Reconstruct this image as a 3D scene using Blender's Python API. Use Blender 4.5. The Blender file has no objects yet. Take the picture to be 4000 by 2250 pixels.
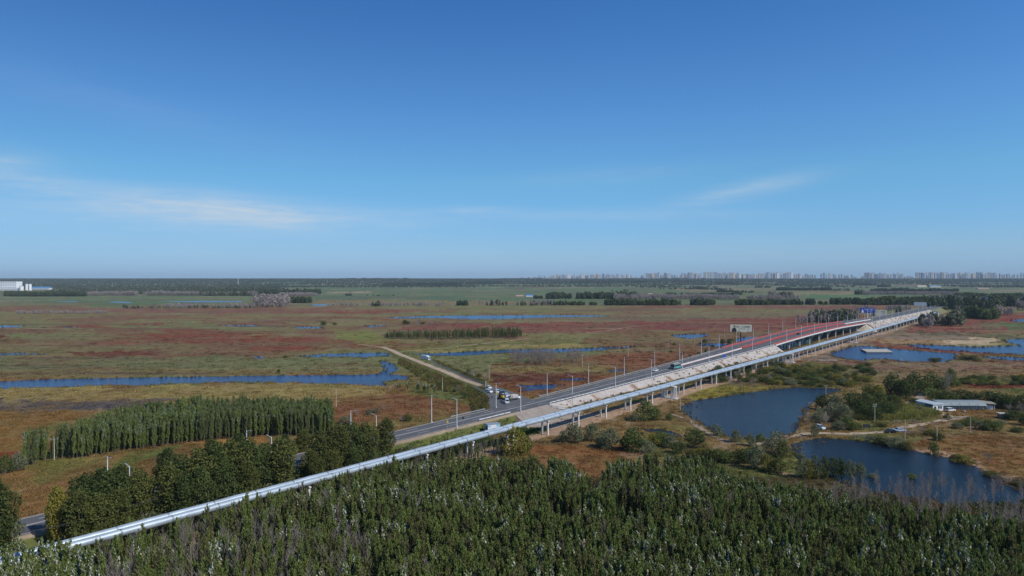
import bpy, math, random
import numpy as np
from mathutils import Vector
SC = bpy.context.scene
COL = SC.collection
rad = math.radians
random.seed(7); RNG = np.random.default_rng(7)

# ------------------------------------------------------------------ camera
F = 2667.0; CAMZ = 60.0; PITCH = math.atan(39/F)
cd = bpy.data.cameras.new('camera'); cam = bpy.data.objects.new('camera', cd); COL.objects.link(cam)
cd.lens = 24.0; cd.sensor_width = 36.0; cd.clip_start = 0.5; cd.clip_end = 120000
cam.location = (0, 0, CAMZ); cam.rotation_euler = (math.pi/2-PITCH, 0, 0)
SC.camera = cam

# ------------------------------------------------------------------ light
SUN_EL, SUN_AZ = rad(43), math.atan2(0.85, -0.53)      # azimuth measured from +Y towards +X: sun is to the right and behind
sd = bpy.data.lights.new('sun', 'SUN'); sd.energy = 3.8; sd.angle = rad(0.53); sd.color = (1, 0.955, 0.88)
sun = bpy.data.objects.new('sun', sd); COL.objects.link(sun); sun.location = (200, -80, 300)
tosun = Vector((math.sin(SUN_AZ)*math.cos(SUN_EL), math.cos(SUN_AZ)*math.cos(SUN_EL), math.sin(SUN_EL)))
sun.rotation_euler = tosun.to_track_quat('Z', 'Y').to_euler()

W = bpy.data.worlds.new('World'); SC.world = W; W.use_nodes = True
class NT:
    """tiny helper to write node graphs"""
    def __init__(s, nt): s.nt = nt; s.n = nt.nodes; s.l = nt.links
    def node(s, t, **k):
        n = s.n.new(t)
        for a, v in k.items(): setattr(n, a, v)
        return n
    def put(s, sock, v):
        if hasattr(v, 'is_output') or isinstance(v, bpy.types.NodeSocket): s.l.new(v, sock)
        else: sock.default_value = v
    def m(s, op, a, b=0.0, c=None, clamp=False):
        n = s.node('ShaderNodeMath', operation=op, use_clamp=clamp); s.put(n.inputs[0], a); s.put(n.inputs[1], b)
        if c is not None: s.put(n.inputs[2], c)
        return n.outputs[0]
    def mix(s, f, a, b, mode='MIX'):
        n = s.node('ShaderNodeMix', data_type='RGBA', blend_type=mode); s.put(n.inputs[0], f); s.put(n.inputs[6], a); s.put(n.inputs[7], b)
        return n.outputs[2]
    def noise(s, vec, scale, detail=4, rough=.55, dist=0.0):
        n = s.node('ShaderNodeTexNoise'); n.inputs['Scale'].default_value = scale; n.inputs['Detail'].default_value = detail
        n.inputs['Roughness'].default_value = rough; n.inputs['Distortion'].default_value = dist
        if vec is not None: s.l.new(vec, n.inputs['Vector'])
        return n.outputs['Fac']
    def ramp(s, f, stops):
        n = s.node('ShaderNodeValToRGB'); e = n.color_ramp.elements
        while len(e) < len(stops): e.new(.5)
        for i, (p, c) in enumerate(stops): e[i].position = p; e[i].color = c if len(c) == 4 else (*c, 1)
        s.put(n.inputs[0], f); return n.outputs[0]
    def scalev(s, vec, sc):
        n = s.node('ShaderNodeVectorMath', operation='MULTIPLY'); s.l.new(vec, n.inputs[0]); n.inputs[1].default_value = sc
        return n.outputs[0]
w = NT(W.node_tree); w.n.clear()
sky = w.node('ShaderNodeTexSky', sky_type='NISHITA'); sky.sun_disc = False
sky.sun_elevation = SUN_EL; sky.sun_rotation = SUN_AZ; sky.altitude = 60; sky.air_density = 1.0; sky.dust_density = 0.25; sky.ozone_density = 3.0
tc = w.node('ShaderNodeTexCoord'); sp = w.node('ShaderNodeSeparateXYZ'); w.l.new(tc.outputs['Generated'], sp.inputs[0])
az = w.m('ARCTAN2', sp.outputs[0], sp.outputs[1]); el = w.m('ARCSINE', sp.outputs[2])
cv = w.node('ShaderNodeCombineXYZ'); w.l.new(az, cv.inputs[0]); w.l.new(el, cv.inputs[1])
def blob(a0, e0, ra, re, tilt, amt):       # a cirrus patch: azimuth, elevation, radii, slant, strength
    da = w.m('SUBTRACT', az, a0); de = w.m('SUBTRACT', w.m('SUBTRACT', el, e0), w.m('MULTIPLY', da, tilt))
    q = w.m('ADD', w.m('POWER', w.m('ABSOLUTE', w.m('DIVIDE', da, ra)), 2.0), w.m('POWER', w.m('ABSOLUTE', w.m('DIVIDE', de, re)), 2.0))
    return w.m('MULTIPLY', w.m('EXPONENT', w.m('MULTIPLY', q, -1.0)), amt)
A = lambda px: math.atan((px-2000)/F)
Ee = lambda px, py: math.atan((1086-py)/F*math.cos(A(px)))
blobs = [(A(840), Ee(840, 812), .125, .0185, -.05, 1.0), (A(700), Ee(700, 850), .28, .022, 0, .42), (A(60), Ee(60, 700), .09, .018, -.1, .45), (A(-60), Ee(-60, 610), .06, .012, 0, .4),
         (A(2900), Ee(2900, 745), .085, .011, .16, .62), (A(2400), Ee(2400, 842), .18, .008, -.01, .30), (A(1900), Ee(1900, 822), .05, .006, 0, .4),
         (A(500), Ee(500, 430), .2, .022, -.18, .07), (A(1300), Ee(1300, 850), .15, .012, .02, .28), (A(2400), Ee(2400, 690), .16, .012, .05, .13), (A(3300), Ee(3300, 960), .3, .02, 0, .1), (A(1500), Ee(1500, 1000), .6, .02, 0, .12)]
tot = None
for b in blobs:
    o_ = blob(*b); tot = o_ if tot is None else w.m('ADD', tot, o_)
st = w.noise(w.scalev(cv.outputs[0], (2.6, 24, 1)), 2.2, 7, .62, .9)
st2 = w.noise(w.scalev(cv.outputs[0], (7, 60, 1)), 3.0, 5, .6, .4)
stm = w.m('ADD', w.m('MULTIPLY', st, 1.7), w.m('MULTIPLY', st2, .7)); stm = w.m('SUBTRACT', stm, .62, clamp=True)
cm = w.m('MULTIPLY', w.m('MULTIPLY', tot, stm), .92, clamp=True)
tint = w.ramp(w.m('DIVIDE', el, .5), [(0.0, (.55, .91, 1.79)), (.085, (.63, .98, 1.56)), (.28, (.66, 1.18, 1.50)), (.45, (.64, 1.14, 1.60)), (.8, (.43, .99, 1.57)), (1.0, (.55, .90, 1.30))])
skyc = w.mix(1.0, sky.outputs[0], tint, 'MULTIPLY')
side = w.m('SUBTRACT', 1.0, w.m('MULTIPLY', w.m('DIVIDE', w.m('SUBTRACT', .15, az), .8, clamp=True), .2)); sv_ = w.node('ShaderNodeCombineXYZ'); [w.l.new(side, sv_.inputs[i]) for i in range(3)]
skyc = w.mix(1.0, skyc, sv_.outputs[0], 'MULTIPLY')      # the sky is a little deeper to the left, away from the sun
cc = w.mix(cm, skyc, (7.0, 8.0, 9.0, 1))
bg = w.node('ShaderNodeBackground'); w.l.new(cc, bg.inputs[0]); bg.inputs[1].default_value = 0.082
wo = w.node('ShaderNodeOutputWorld'); w.l.new(bg.outputs[0], wo.inputs[0])

SC.view_settings.view_transform = 'Standard'; SC.view_settings.look = 'None'; SC.view_settings.exposure = 0.0; SC.view_settings.gamma = 1.0
SC.view_settings.use_curve_mapping = False
try:
    SC.cycles.max_bounces = 5; SC.cycles.diffuse_bounces = 2; SC.cycles.glossy_bounces = 2; SC.cycles.transmission_bounces = 3; SC.cycles.transparent_max_bounces = 4
    SC.cycles.volume_bounces = 0; SC.cycles.caustics_reflective = False; SC.cycles.caustics_refractive = False; SC.cycles.use_denoising = True
except Exception: pass

# ------------------------------------------------------------------ helpers
def G(px, py, z=0.0):
    """where the sight line through photo pixel (px,py) (4000x2250) meets height z"""
    x = (px-2000)/F; y = (1125-py)/F; dy = math.cos(PITCH)+y*math.sin(PITCH); dz = -math.sin(PITCH)+y*math.cos(PITCH)
    t = (z-CAMZ)/dz; return x*t, dy*t
def at(px, Y, z=0.0): return ((px-2000)/F*Y, Y, z)
def lin(c): c = c/255.0; return c/12.92 if c <= .04045 else ((c+.055)/1.055)**2.4
def alb(r, g, b, k=1.02, sat=1.0):
    m = .3*r+.59*g+.11*b; return tuple(min(.9, lin(m+(v-m)*sat)*k) for v in (r, g, b))
MATS = {}
def mat(name, col, rough=.7, metal=0.0, var=.12, scale=1.5, spec=.3, bump=0.0, bscale=None, emit=None, coat=0):
    if name in MATS: return MATS[name]
    m = bpy.data.materials.new(name); m.use_nodes = True; t = NT(m.node_tree); b = t.n['Principled BSDF']
    g = t.node('ShaderNodeNewGeometry'); oi = t.node('ShaderNodeObjectInfo')
    nz = t.noise(g.outputs['Position'], scale, 5, .6)
    f = t.m('ADD', 1-var, t.m('MULTIPLY', nz, 2*var))
    r = t.m('ADD', 1-var*.4, t.m('MULTIPLY', oi.outputs['Random'], var*.8))
    v = t.m('MULTIPLY', f, r); c = t.node('ShaderNodeCombineXYZ')
    for i in range(3): t.l.new(v, c.inputs[i])
    t.put(b.inputs['Base Color'], t.mix(1.0, (*col, 1), c.outputs[0], 'MULTIPLY'))
    b.inputs['Roughness'].default_value = rough; b.inputs['Metallic'].default_value = metal; b.inputs['Specular IOR Level'].default_value = spec
    if coat: b.inputs['Coat Weight'].default_value = coat
    if bump:
        bn = t.node('ShaderNodeBump'); bn.inputs['Strength'].default_value = bump; bn.inputs['Distance'].default_value = .2
        t.l.new(t.noise(g.outputs['Position'], bscale or scale*4, 6, .65), bn.inputs['Height']); t.l.new(bn.outputs[0], b.inputs['Normal'])
    MATS[name] = m; return m
def leafmat(name, c1, c2, trans=.3, tint=False):
    if name in MATS: return MATS[name]
    m = bpy.data.materials.new(name); m.use_nodes = True; t = NT(m.node_tree); b = t.n['Principled BSDF']; out = t.n['Material Output']
    g = t.node('ShaderNodeNewGeometry'); oi = t.node('ShaderNodeObjectInfo')
    fac = t.m('ADD', t.m('MULTIPLY', g.outputs['Random Per Island'], .55), t.m('MULTIPLY', oi.outputs['Random'], .45))
    g_ = 1.0 if tint or c1[0] > .3 else 1.28; col = t.mix(fac, (*[v*g_ for v in c1], 1), (*[v*g_ for v in c2], 1))
    if tint:
        a = t.node('ShaderNodeAttribute', attribute_type='INSTANCER', attribute_name='tint')
        k = t.m('ADD', .72, t.m('MULTIPLY', fac, .62)); cx = t.node('ShaderNodeCombineXYZ')
        for i in range(3): t.l.new(k, cx.inputs[i])
        col = t.mix(1.0, a.outputs['Color'], cx.outputs[0], 'MULTIPLY')
    t.l.new(col, b.inputs['Base Color']); b.inputs['Roughness'].default_value = .7; b.inputs['Specular IOR Level'].default_value = .08
    tr = t.node('ShaderNodeBsdfTranslucent'); t.l.new(col, tr.inputs[0]); mx = t.node('ShaderNodeMixShader'); mx.inputs[0].default_value = trans
    t.l.new(b.outputs[0], mx.inputs[1]); t.l.new(tr.outputs[0], mx.inputs[2]); t.l.new(mx.outputs[0], out.inputs[0])
    MATS[name] = m; return m

def mesh(name, V, Fc, mats=(), midx=None, smooth=False, cols=None, cname='land'):
    V = np.asarray(V, dtype=np.float32); me = bpy.data.meshes.new(name)
    if isinstance(Fc, np.ndarray):
        n, k = Fc.shape; me.vertices.add(len(V)); me.vertices.foreach_set('co', V.ravel()); me.loops.add(n*k)
        me.loops.foreach_set('vertex_index', Fc.astype(np.int32).ravel()); me.polygons.add(n)
        me.polygons.foreach_set('loop_start', np.arange(0, n*k, k, dtype=np.int32)); me.update(calc_edges=True)
    else: me.from_pydata(V.tolist(), [], [list(f) for f in Fc]); me.update()
    for m in mats: me.materials.append(m)
    if midx is not None: me.polygons.foreach_set('material_index', np.asarray(midx, dtype=np.int32))
    if smooth: me.polygons.foreach_set('use_smooth', np.ones(len(me.polygons), dtype=bool))
    if cols is not None:
        a = me.color_attributes.new(cname, 'FLOAT_COLOR', 'POINT'); a.data.foreach_set('color', np.asarray(cols, dtype=np.float32).ravel())
    me.validate(); return me
def up(me):
    """turn every face of a sheet upwards"""
    for p in me.polygons:
        if p.normal.z < 0: p.flip()
    me.update(); return me
def tag(o, label=None, cat=None, group=None, kind=None):
    if label: o['label'] = label
    if cat: o['category'] = cat
    if group: o['group'] = group
    if kind: o['kind'] = kind
    return o
def obj(name, me, parent=None, loc=(0, 0, 0), rz=0.0, sc=None):
    o = bpy.data.objects.new(name, me); COL.objects.link(o); o.location = loc; o.rotation_euler = (0, 0, rz)
    if sc is not None: o.scale = (sc, sc, sc) if not hasattr(sc, '__len__') else sc
    if parent: o.parent = parent
    return o
def empty(name, loc, rz=0.0, sc=None): return obj(name, None, None, loc, rz, sc)
def copy_tree(o, loc=None, rz=None, sc=None, label=None, parent=None):
    c = o.copy(); COL.objects.link(c)
    if parent: c.parent = parent
    if loc is not None: c.location = loc
    if rz is not None: c.rotation_euler = (0, 0, rz)
    if sc is not None: c.scale = sc if hasattr(sc, '__len__') else (sc, sc, sc)
    if label: c['label'] = label
    for ch in list(o.children): copy_tree(ch, parent=c)
    return c
def nth(n): return '%d%s' % (n, 'th' if 10 <= n % 100 <= 20 else {1: 'st', 2: 'nd', 3: 'rd'}.get(n % 10, 'th'))
class B:
    """collects shapes into one mesh"""
    def __init__(s): s.v = []; s.f = []; s.m = []; s.cur = 0
    def quad(s, pts):
        k = len(s.v); s.v += [tuple(p) for p in pts]; s.f.append(tuple(range(k, k+len(pts)))); s.m.append(s.cur)
    def hexa(s, p8):                 # 4 bottom (ccw) + 4 top
        k = len(s.v); s.v += [tuple(p) for p in p8]
        for f in ((3, 2, 1, 0), (4, 5, 6, 7), (0, 1, 5, 4), (1, 2, 6, 5), (2, 3, 7, 6), (3, 0, 4, 7)): s.f.append(tuple(k+i for i in f)); s.m.append(s.cur)
    def box(s, cx, cy, z0, lx, ly, h, a=0.0, taper=1.0, tx=None):
        c, sn = math.cos(a), math.sin(a); P = []
        for zz, t in ((z0, 1), (z0+h, taper)):
            for sx, sy in ((-1, -1), (1, -1), (1, 1), (-1, 1)):
                x = sx*lx/2*(t if tx is None or zz == z0 else tx); y = sy*ly/2*t; P.append((cx+x*c-y*sn, cy+x*sn+y*c, zz))
        s.hexa(P)
    def tube(s, pts, r, n=8, cap=True):
        pts = [Vector(p) for p in pts]; rs = r if hasattr(r, '__len__') else [r]*len(pts); k0 = len(s.v)
        for i, p in enumerate(pts):
            d = (pts[min(i+1, len(pts)-1)]-pts[max(i-1, 0)]).normalized(); u = d.orthogonal().normalized() if abs(d.z) > .9 else d.cross(Vector((0, 0, 1))).normalized(); v_ = d.cross(u)
            for j in range(n): q = p+(u*math.cos(2*math.pi*j/n)+v_*math.sin(2*math.pi*j/n))*rs[i]; s.v.append(tuple(q))
        for i in range(len(pts)-1):
            for j in range(n): a = k0+i*n+j; b = k0+i*n+(j+1) % n; s.f.append((a, b, b+n, a+n)); s.m.append(s.cur)
        if cap: s.f.append(tuple(k0+j for j in range(n))[::-1]); s.m.append(s.cur); s.f.append(tuple(k0+(len(pts)-1)*n+j for j in range(n))); s.m.append(s.cur)
    def prism(s, poly, y0, y1):      # polygon in (x,z), extruded along y
        k = len(s.v); n = len(poly)
        s.v += [(x, y0, z) for x, z in poly]+[(x, y1, z) for x, z in poly]
        s.f.append(tuple(k+i for i in range(n))); s.f.append(tuple(k+n+i for i in range(n))[::-1]); s.m += [s.cur]*2
        for i in range(n): j = (i+1) % n; s.f.append((k+j, k+i, k+n+i, k+n+j)); s.m.append(s.cur)
    def me(s, name, *mats, smooth=False): return mesh(name, s.v, s.f, mats, s.m, smooth)
def hashn(ix, iy, seed):
    h = (ix.astype(np.int64)*374761393+iy.astype(np.int64)*668265263+seed*1274126177) & 0xffffffff
    h = ((h ^ (h >> 13))*1274126177) & 0xffffffff; return ((h ^ (h >> 16)) & 0xffff)/65535.0
def vnoise(x, y, seed=0):
    ix = np.floor(x); iy = np.floor(y); fx = x-ix; fy = y-iy; fx = fx*fx*(3-2*fx); fy = fy*fy*(3-2*fy)
    a = hashn(ix, iy, seed); b = hashn(ix+1, iy, seed); c = hashn(ix, iy+1, seed); d = hashn(ix+1, iy+1, seed)
    return a+(b-a)*fx+(c-a)*fy+(a-b-c+d)*fx*fy
def fbm(x, y, seed=0, o=4):
    r = 0; a = .5; t = 0
    for i in range(o): r = r+a*vnoise(x*2**i, y*2**i, seed+i*17); t += a; a *= .55
    return r/t
def pip(px, py, poly):
    poly = np.asarray(poly, dtype=float); ins = np.zeros(px.shape, bool)
    bb = (px >= poly[:, 0].min()) & (px <= poly[:, 0].max()) & (py >= poly[:, 1].min()) & (py <= poly[:, 1].max())
    idx = np.nonzero(bb)[0]
    if len(idx) == 0: return ins
    x = px[idx]; y = py[idx]; r = np.zeros(len(idx), bool); j = len(poly)-1
    for i in range(len(poly)):
        xi, yi = poly[i]; xj, yj = poly[j]
        if yi != yj: c = ((yi > y) != (yj > y)) & (x < (xj-xi)*(y-yi)/(yj-yi)+xi); r ^= c
        j = i
    ins[idx] = r; return ins

# ------------------------------------------------------------------ road, pipeline and terrain lines (metres)
PROF = [(60, 2.8), (150, 2.8), (234, 3.5), (318, 3.8), (344, 4), (374, 4.5), (404, 4.9), (466, 6), (499, 6.5), (535, 7.3), (558, 8.1), (587, 8.9), (617, 9.6), (647, 10), (677, 10.15), (707, 9.9), (765, 9), (844, 8.6), (928, 8.2), (1098, 7.7), (1300, 7)]
WID = [(60, 12.2), (300, 12.2), (345, 14.6), (405, 16.6), (465, 20.5), (510, 25), (600, 26.5), (780, 26.5), (850, 20), (1300, 19)]
def zr(s): return float(np.interp(s, *zip(*PROF)))
def wr(s): return float(np.interp(s, *zip(*WID)))
def RP(s, wv, dz=0.0): return (0.82*s-233-0.773*wv, s+0.634*wv, zr(s)+dz)
RA = math.atan2(1, 0.82)                    # heading of the road
def pipeX(Y): return -1.31647659e-05*Y*Y+0.82438*Y-201.5
def PP(Y, off=0.0, z=0.0):                  # off > 0: towards the road
    sl = 0.82438-2.63e-05*Y; n = math.hypot(sl, 1); return (pipeX(Y)-off/n, Y+off*sl/n, z)
BR0, BR1 = 536, 772                         # bridge from / to
def terr(Y): t = np.clip((np.asarray(Y, float)-4200)/4000, 0, 1); return 44*t*t*(3-2*t)

# ------------------------------------------------------------------ photo-pixel outlines of waters and land covers
PONDS = {
 'river': [(-500,1494),(0,1490),(150,1483),(400,1477),(800,1471),(1000,1468),(1200,1466),(1440,1463),(1484,1458),(1494,1449),(1494,1436),(1488,1422),(1480,1411),(1500,1409),(1528,1417),(1549,1428),(1557,1440),(1548,1449),(1528,1458),(1518,1463),(1560,1465),(1600,1471),(1596,1479),(1560,1484),(1512,1488),(1500,1496),(1512,1506),(1480,1509),(1400,1503),(1200,1497),(1000,1493),(850,1494),(700,1498),(560,1506),(400,1505),(250,1513),(100,1515),(0,1520),(-500,1530)],
 'river_arm': [(1150,1391),(1220,1386),(1350,1380),(1450,1378),(1524,1379),(1530,1386),(1520,1392),(1440,1394),(1420,1402),(1404,1395),(1300,1393),(1200,1396)],
 'channel': [(1584,1381),(1700,1381),(1800,1376),(1900,1370),(2000,1366),(2150,1364),(2300,1360),(2450,1354),(2496,1353),(2460,1358),(2400,1364),(2300,1372),(2150,1379),(2000,1379),(1880,1385),(1800,1391),(1700,1390),(1640,1386)],
 'far_pool': [(1510,1242),(1560,1238),(1700,1234),(1900,1232),(2100,1231),(2250,1231),(2395,1234),(2300,1238),(2150,1240),(2000,1246),(1850,1248),(1700,1243),(1550,1244)],
 'p5': [(1140,1279),(1200,1276),(1262,1278),(1262,1283),(1170,1284)], 'p6': [(850,1271),(1000,1269.5),(1010,1275),(900,1274)], 'p7': [(-300,1270),(0,1271),(60,1272),(100,1275),(50,1280),(0,1281),(-300,1282)],
 'p8': [(-300,1378),(0,1380),(100,1380),(200,1383),(120,1387),(0,1389),(-300,1389)], 'p9': [(980,1396),(1005,1393),(1028,1394),(1026,1402),(995,1400)],
 'p10': [(2010,1505),(2100,1503),(2215,1504),(2150,1518),(2080,1527),(2030,1528),(2044,1515)], 'p11': [(2180,1480),(2240,1478),(2310,1479),(2290,1486),(2220,1487)],
 'p12': [(2370,1449),(2420,1443),(2452,1442),(2440,1449),(2400,1452)], 'p13': [(2620,1309),(2680,1306),(2762,1306),(2767,1312),(2742,1318),(2690,1324),(2640,1317)],
 'p14': [(2870,1323),(2900,1318),(2985,1316),(3020,1318),(3000,1330),(2960,1338),(2880,1340)], 'p15': [(2728,1344),(2800,1341),(2880,1344),(2890,1352),(2830,1362),(2790,1354),(2740,1350)], 'p15b': [(2978,1308),(3010,1305),(3060,1306),(3050,1316),(2990,1315)],
 'underpass_pool': [(3035,1350),(3080,1336),(3130,1330),(3180,1326),(3190,1334),(3150,1346),(3110,1356),(3060,1368),(3030,1364)],
 'right_lake': [(3234,1385),(3269,1373),(3323,1356),(3373,1352),(3435,1357),(3497,1363.5),(3559,1369),(3621,1374),(3704,1379),(3741,1383),(3733,1400),(3704,1414),(3600,1415),(3518,1414),(3476,1404),(3420,1402),(3373,1410),(3290,1400)],
 'upper_lake': [(3534,1345),(3621,1348),(3745,1353),(3828,1357),(3985,1349),(3925,1336),(3919,1329),(3952,1325),(4200,1318),(4300,1385),(4000,1386),(3911,1383),(3787,1375),(3662,1368.5),(3580,1358)],
 'side_pool': [(3836,1393),(3900,1394),(4000,1399),(4200,1402),(4200,1410),(3932,1408),(3870,1400)],
 'big_pond': [(3000,1522),(3103,1513),(3186,1515),(3290,1520),(3275,1532),(3222,1548),(3190,1565),(3166,1585),(3157,1602),(3140,1640),(3118,1670),(3105,1692),(3058,1704),(3000,1718),(2920,1716),(2852,1708),(2785,1685),(2736,1654),(2695,1630),(2665,1606),(2660,1588),(2704,1565),(2787,1555),(2870,1542)],
 'lower_pond': [(3088,1737),(3148,1719),(3202,1711),(3292,1715),(3381,1726),(3471,1737),(3538,1752),(3628,1773),(3673,1779),(3740,1797),(3807,1820),(3852,1842),(3888,1869),(3933,1896),(4000,1914),(4140,1940),(4140,1990),(4000,1975),(3900,1966),(3700,1975),(3500,1950),(3300,1890),(3180,1830),(3100,1780)],
 'small_pond': [(2511,1678),(2583,1675),(2640,1690),(2668,1707),(2620,1706),(2560,1690)],
 'far1': [(420,1179),(470,1177.5),(524,1182),(500,1184.5),(440,1182)], 'far2': [(620,1177),(800,1175),(960,1176),(940,1180),(760,1181)], 'far3': [(1210,1191),(1240,1188.5),(1280,1190),(1275,1195),(1220,1195)], 'far4': [(3945,1250),(3990,1247),(4100,1247),(4100,1257),(3960,1257)], 'far5': [(220,1177),(300,1175.5),(300,1179),(230,1179)], 'far6': [(1425,1274),(1500,1269),(1510,1271),(1450,1280)], 'far7': [(240,1277),(290,1276),(300,1279),(250,1280)],
}
olive, brown, red, dred, rust, ochre = (118,110,78), (112,90,70), (118,66,48), (100,56,42), (122,84,54), (142,126,78)
tan, gfield, mud, ygreen, gbrown = (168,146,120), (88,104,72), (88,82,84), (112,116,58), (132,114,96)
ZONES = [
 (ochre, [(-200,1518),(600,1510),(1200,1500),(1520,1515),(1500,1560),(1100,1572),(700,1560),(-200,1564)]), (mud, [(-200,1564),(700,1558),(640,1578),(450,1604),(-200,1602)]),
 ((122,86,58), [(1180,1575),(1290,1550),(1500,1540),(1700,1560),(1960,1590),(1750,1622),(1530,1652),(1350,1660),(1200,1620)]), ((96,101,56), [(1560,1400),(1700,1440),(1900,1520),(1960,1590),(1850,1585),(1600,1545),(1640,1500),(1560,1450)]),
 ((106,108,72), [(-200,1398),(900,1400),(1400,1400),(1492,1423),(1484,1456),(1000,1462),(-200,1480)]), ((122,104,66), [(-200,1455),(600,1448),(1200,1448),(1480,1445),(1484,1458),(1000,1464),(-200,1485)]),
 (red, [(600,1310),(780,1312),(1000,1315),(1300,1322),(1200,1340),(900,1345),(700,1340),(560,1330)]), (dred, [(280,1375),(640,1370),(620,1392),(420,1400),(300,1390)]), (dred, [(-200,1312),(100,1318),(90,1342),(-200,1350)]),
 (red, [(950,1360),(1330,1355),(1280,1368),(1000,1378)]), (red, [(450,1261),(650,1258),(640,1270),(480,1272)]), ((112,76,58), [(-200,1285),(600,1285),(560,1306),(-200,1302)]), ((116,76,60), [(760,1248),(950,1253),(1200,1265),(1230,1275),(900,1272),(780,1262)]),
 ((118,80,66), [(-200,1205),(1000,1206),(2000,1212),(1500,1224),(1000,1225),(-200,1216)]), (red, [(1280,1215),(1560,1212),(1580,1222),(1300,1225)]), (red, [(1700,1262),(2260,1258),(2240,1272),(1760,1278)]),
 (ygreen, [(1290,1290),(1450,1293),(1530,1330),(1440,1350),(1360,1335)]), ((106,106,58), [(1480,1345),(1900,1335),(2400,1330),(2500,1345),(2300,1358),(1900,1366),(1600,1372)]), (ochre, [(1600,1366),(1900,1358),(2400,1345),(2400,1356),(2000,1366),(1700,1380)]),
 ((112,100,74), [(1900,1240),(3300,1215),(3350,1238),(2700,1252),(1900,1256)]), ((118,66,58), [(1700,1262),(2000,1264),(2300,1258),(2700,1249),(3000,1243),(3300,1233),(3420,1246),(3000,1296),(2850,1302),(2600,1290),(2300,1298),(2000,1302),(1500,1290)]),
 ((118,74,64), [(2500,1192),(3420,1190),(3600,1200),(3350,1213),(2900,1205),(2500,1202)]), ((112,108,64), [(2050,1304),(2300,1302),(2450,1312),(2300,1336),(2050,1336)]), ((112,82,58), [(2300,1300),(3000,1295),(2980,1350),(2500,1380),(2280,1350)]),
 ((120,80,54), [(1900,1430),(2000,1410),(2400,1395),(2800,1360),(2900,1370),(2400,1490),(2100,1552),(1980,1545),(1930,1480)]), (dred, [(1920,1468),(2250,1463),(2330,1478),(2180,1500),(1930,1498)]), ((128,112,68), [(1900,1437),(2400,1436),(2340,1462),(1950,1464)]),
 (gfield, [(1180,1118),(2600,1118),(2700,1150),(2200,1168),(2080,1195),(1180,1172)]), ((80,98,74), [(1250,1155),(1900,1157),(1950,1169),(1230,1169)]), (tan, [(1210,1140),(1450,1139),(1450,1143),(1210,1143)]), ((130,108,76), [(1240,1172),(1900,1176),(2100,1178),(2100,1190),(1240,1186)]),
 ((96,108,74), [(-300,1157),(1000,1150),(1000,1173),(-300,1176)]), ((84,104,66), [(340,1187),(560,1185),(520,1203),(350,1202)]), ((80,108,66), [(3150,1150),(3420,1152),(3420,1172),(3180,1170)]), ((128,116,80), [(3080,1143),(3400,1142),(3400,1150),(3080,1152)]),
 (gbrown, [(3220,1375),(3300,1330),(3400,1290),(3560,1282),(3760,1292),(3850,1325),(3700,1350),(3540,1347),(3400,1354),(3300,1362),(3240,1392),(3300,1412),(3200,1420),(3000,1410)]), ((184,162,132), [(3640,1344),(3880,1318),(3925,1326),(3880,1347),(3800,1354)]),
 ((150,122,84), [(3380,1340),(3440,1330),(3700,1335),(3720,1345),(3500,1346)]), ((118,60,48), [(3400,1338),(3500,1345),(3560,1352),(3800,1368),(4200,1388),(4200,1394),(3740,1384),(3560,1369),(3440,1357)]),
 ((120,56,48), [(3500,1298),(3600,1275),(3760,1250),(3900,1232),(4200,1210),(4200,1300),(3850,1298),(3700,1296),(3600,1300)]), ((76,100,60), [(3920,1262),(4200,1252),(4200,1296),(3935,1290)]), ((98,104,70), [(3820,1265),(3930,1255),(3915,1285),(3830,1285)]),
 ((84,80,56), [(3560,1298),(3900,1302),(4000,1315),(3900,1318),(3620,1312)]), ((124,96,78), [(3250,1408),(3700,1418),(4200,1408),(4200,1446),(3700,1456),(3400,1446)]), ((108,58,44), [(3330,1410),(3460,1410),(3480,1422),(3350,1424)]), ((112,58,44), [(3760,1400),(4000,1410),(4000,1418),(3800,1414)]),
 ((126,102,70), [(3400,1450),(4200,1440),(4200,1480),(3700,1482)]), ((92,88,46), [(2760,1400),(2980,1400),(3100,1420),(3420,1440),(3400,1510),(3000,1520),(2700,1560),(2640,1500)]), ((132,120,56), [(2700,1512),(3000,1503),(3000,1524),(2800,1552),(2690,1560),(2660,1545)]),
 ((118,62,48), [(3780,1508),(4200,1512),(4200,1532),(3850,1528)]), ((132,92,56), [(2040,1740),(2500,1736),(2560,1780),(2350,1870),(2150,1840),(2050,1800)]), ((156,128,98), [(2110,1788),(2240,1800),(2200,1822),(2120,1815)]), ((150,124,96), [(2420,1770),(2560,1775),(2540,1800),(2440,1790)]),
 ((128,94,58), [(3540,1745),(3800,1700),(4200,1700),(4200,1900),(3850,1840),(3700,1790)]), ((160,132,106), [(3540,1742),(3700,1765),(3840,1800),(3880,1850),(4200,1890),(4200,1930),(3850,1850),(3740,1805),(3620,1778)]),
 ((98,102,54), [(3340,1590),(3650,1580),(3640,1640),(3400,1655)]), ((88,100,52), [(1500,1745),(1750,1692),(1950,1642),(2060,1625),(2000,1672),(1700,1745),(1540,1800)]), ((150,112,66), [(700,1720),(1050,1700),(1060,1740),(700,1745)]), ((126,96,54), [(-200,1600),(400,1610),(100,1690),(60,1800),(-200,1800)]),
 ((124,62,44), [(-50,1780),(80,1770),(80,1800),(-50,1810)]), ((122,66,44), [(220,1840),(360,1800),(400,1815),(240,1860)]), ((104,108,54), [(80,1800),(300,1770),(300,1800),(150,1880),(60,1880)]),
 ((104,106,58), [(420,1800),(700,1758),(770,1742),(620,1812),(450,1860)]), ((110,104,60), [(120,1830),(380,1790),(420,1812),(240,1880),(100,1900)]), ((106,104,60), [(1490,1480),(1600,1480),(1640,1500),(1580,1520),(1480,1512)]),
]
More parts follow.
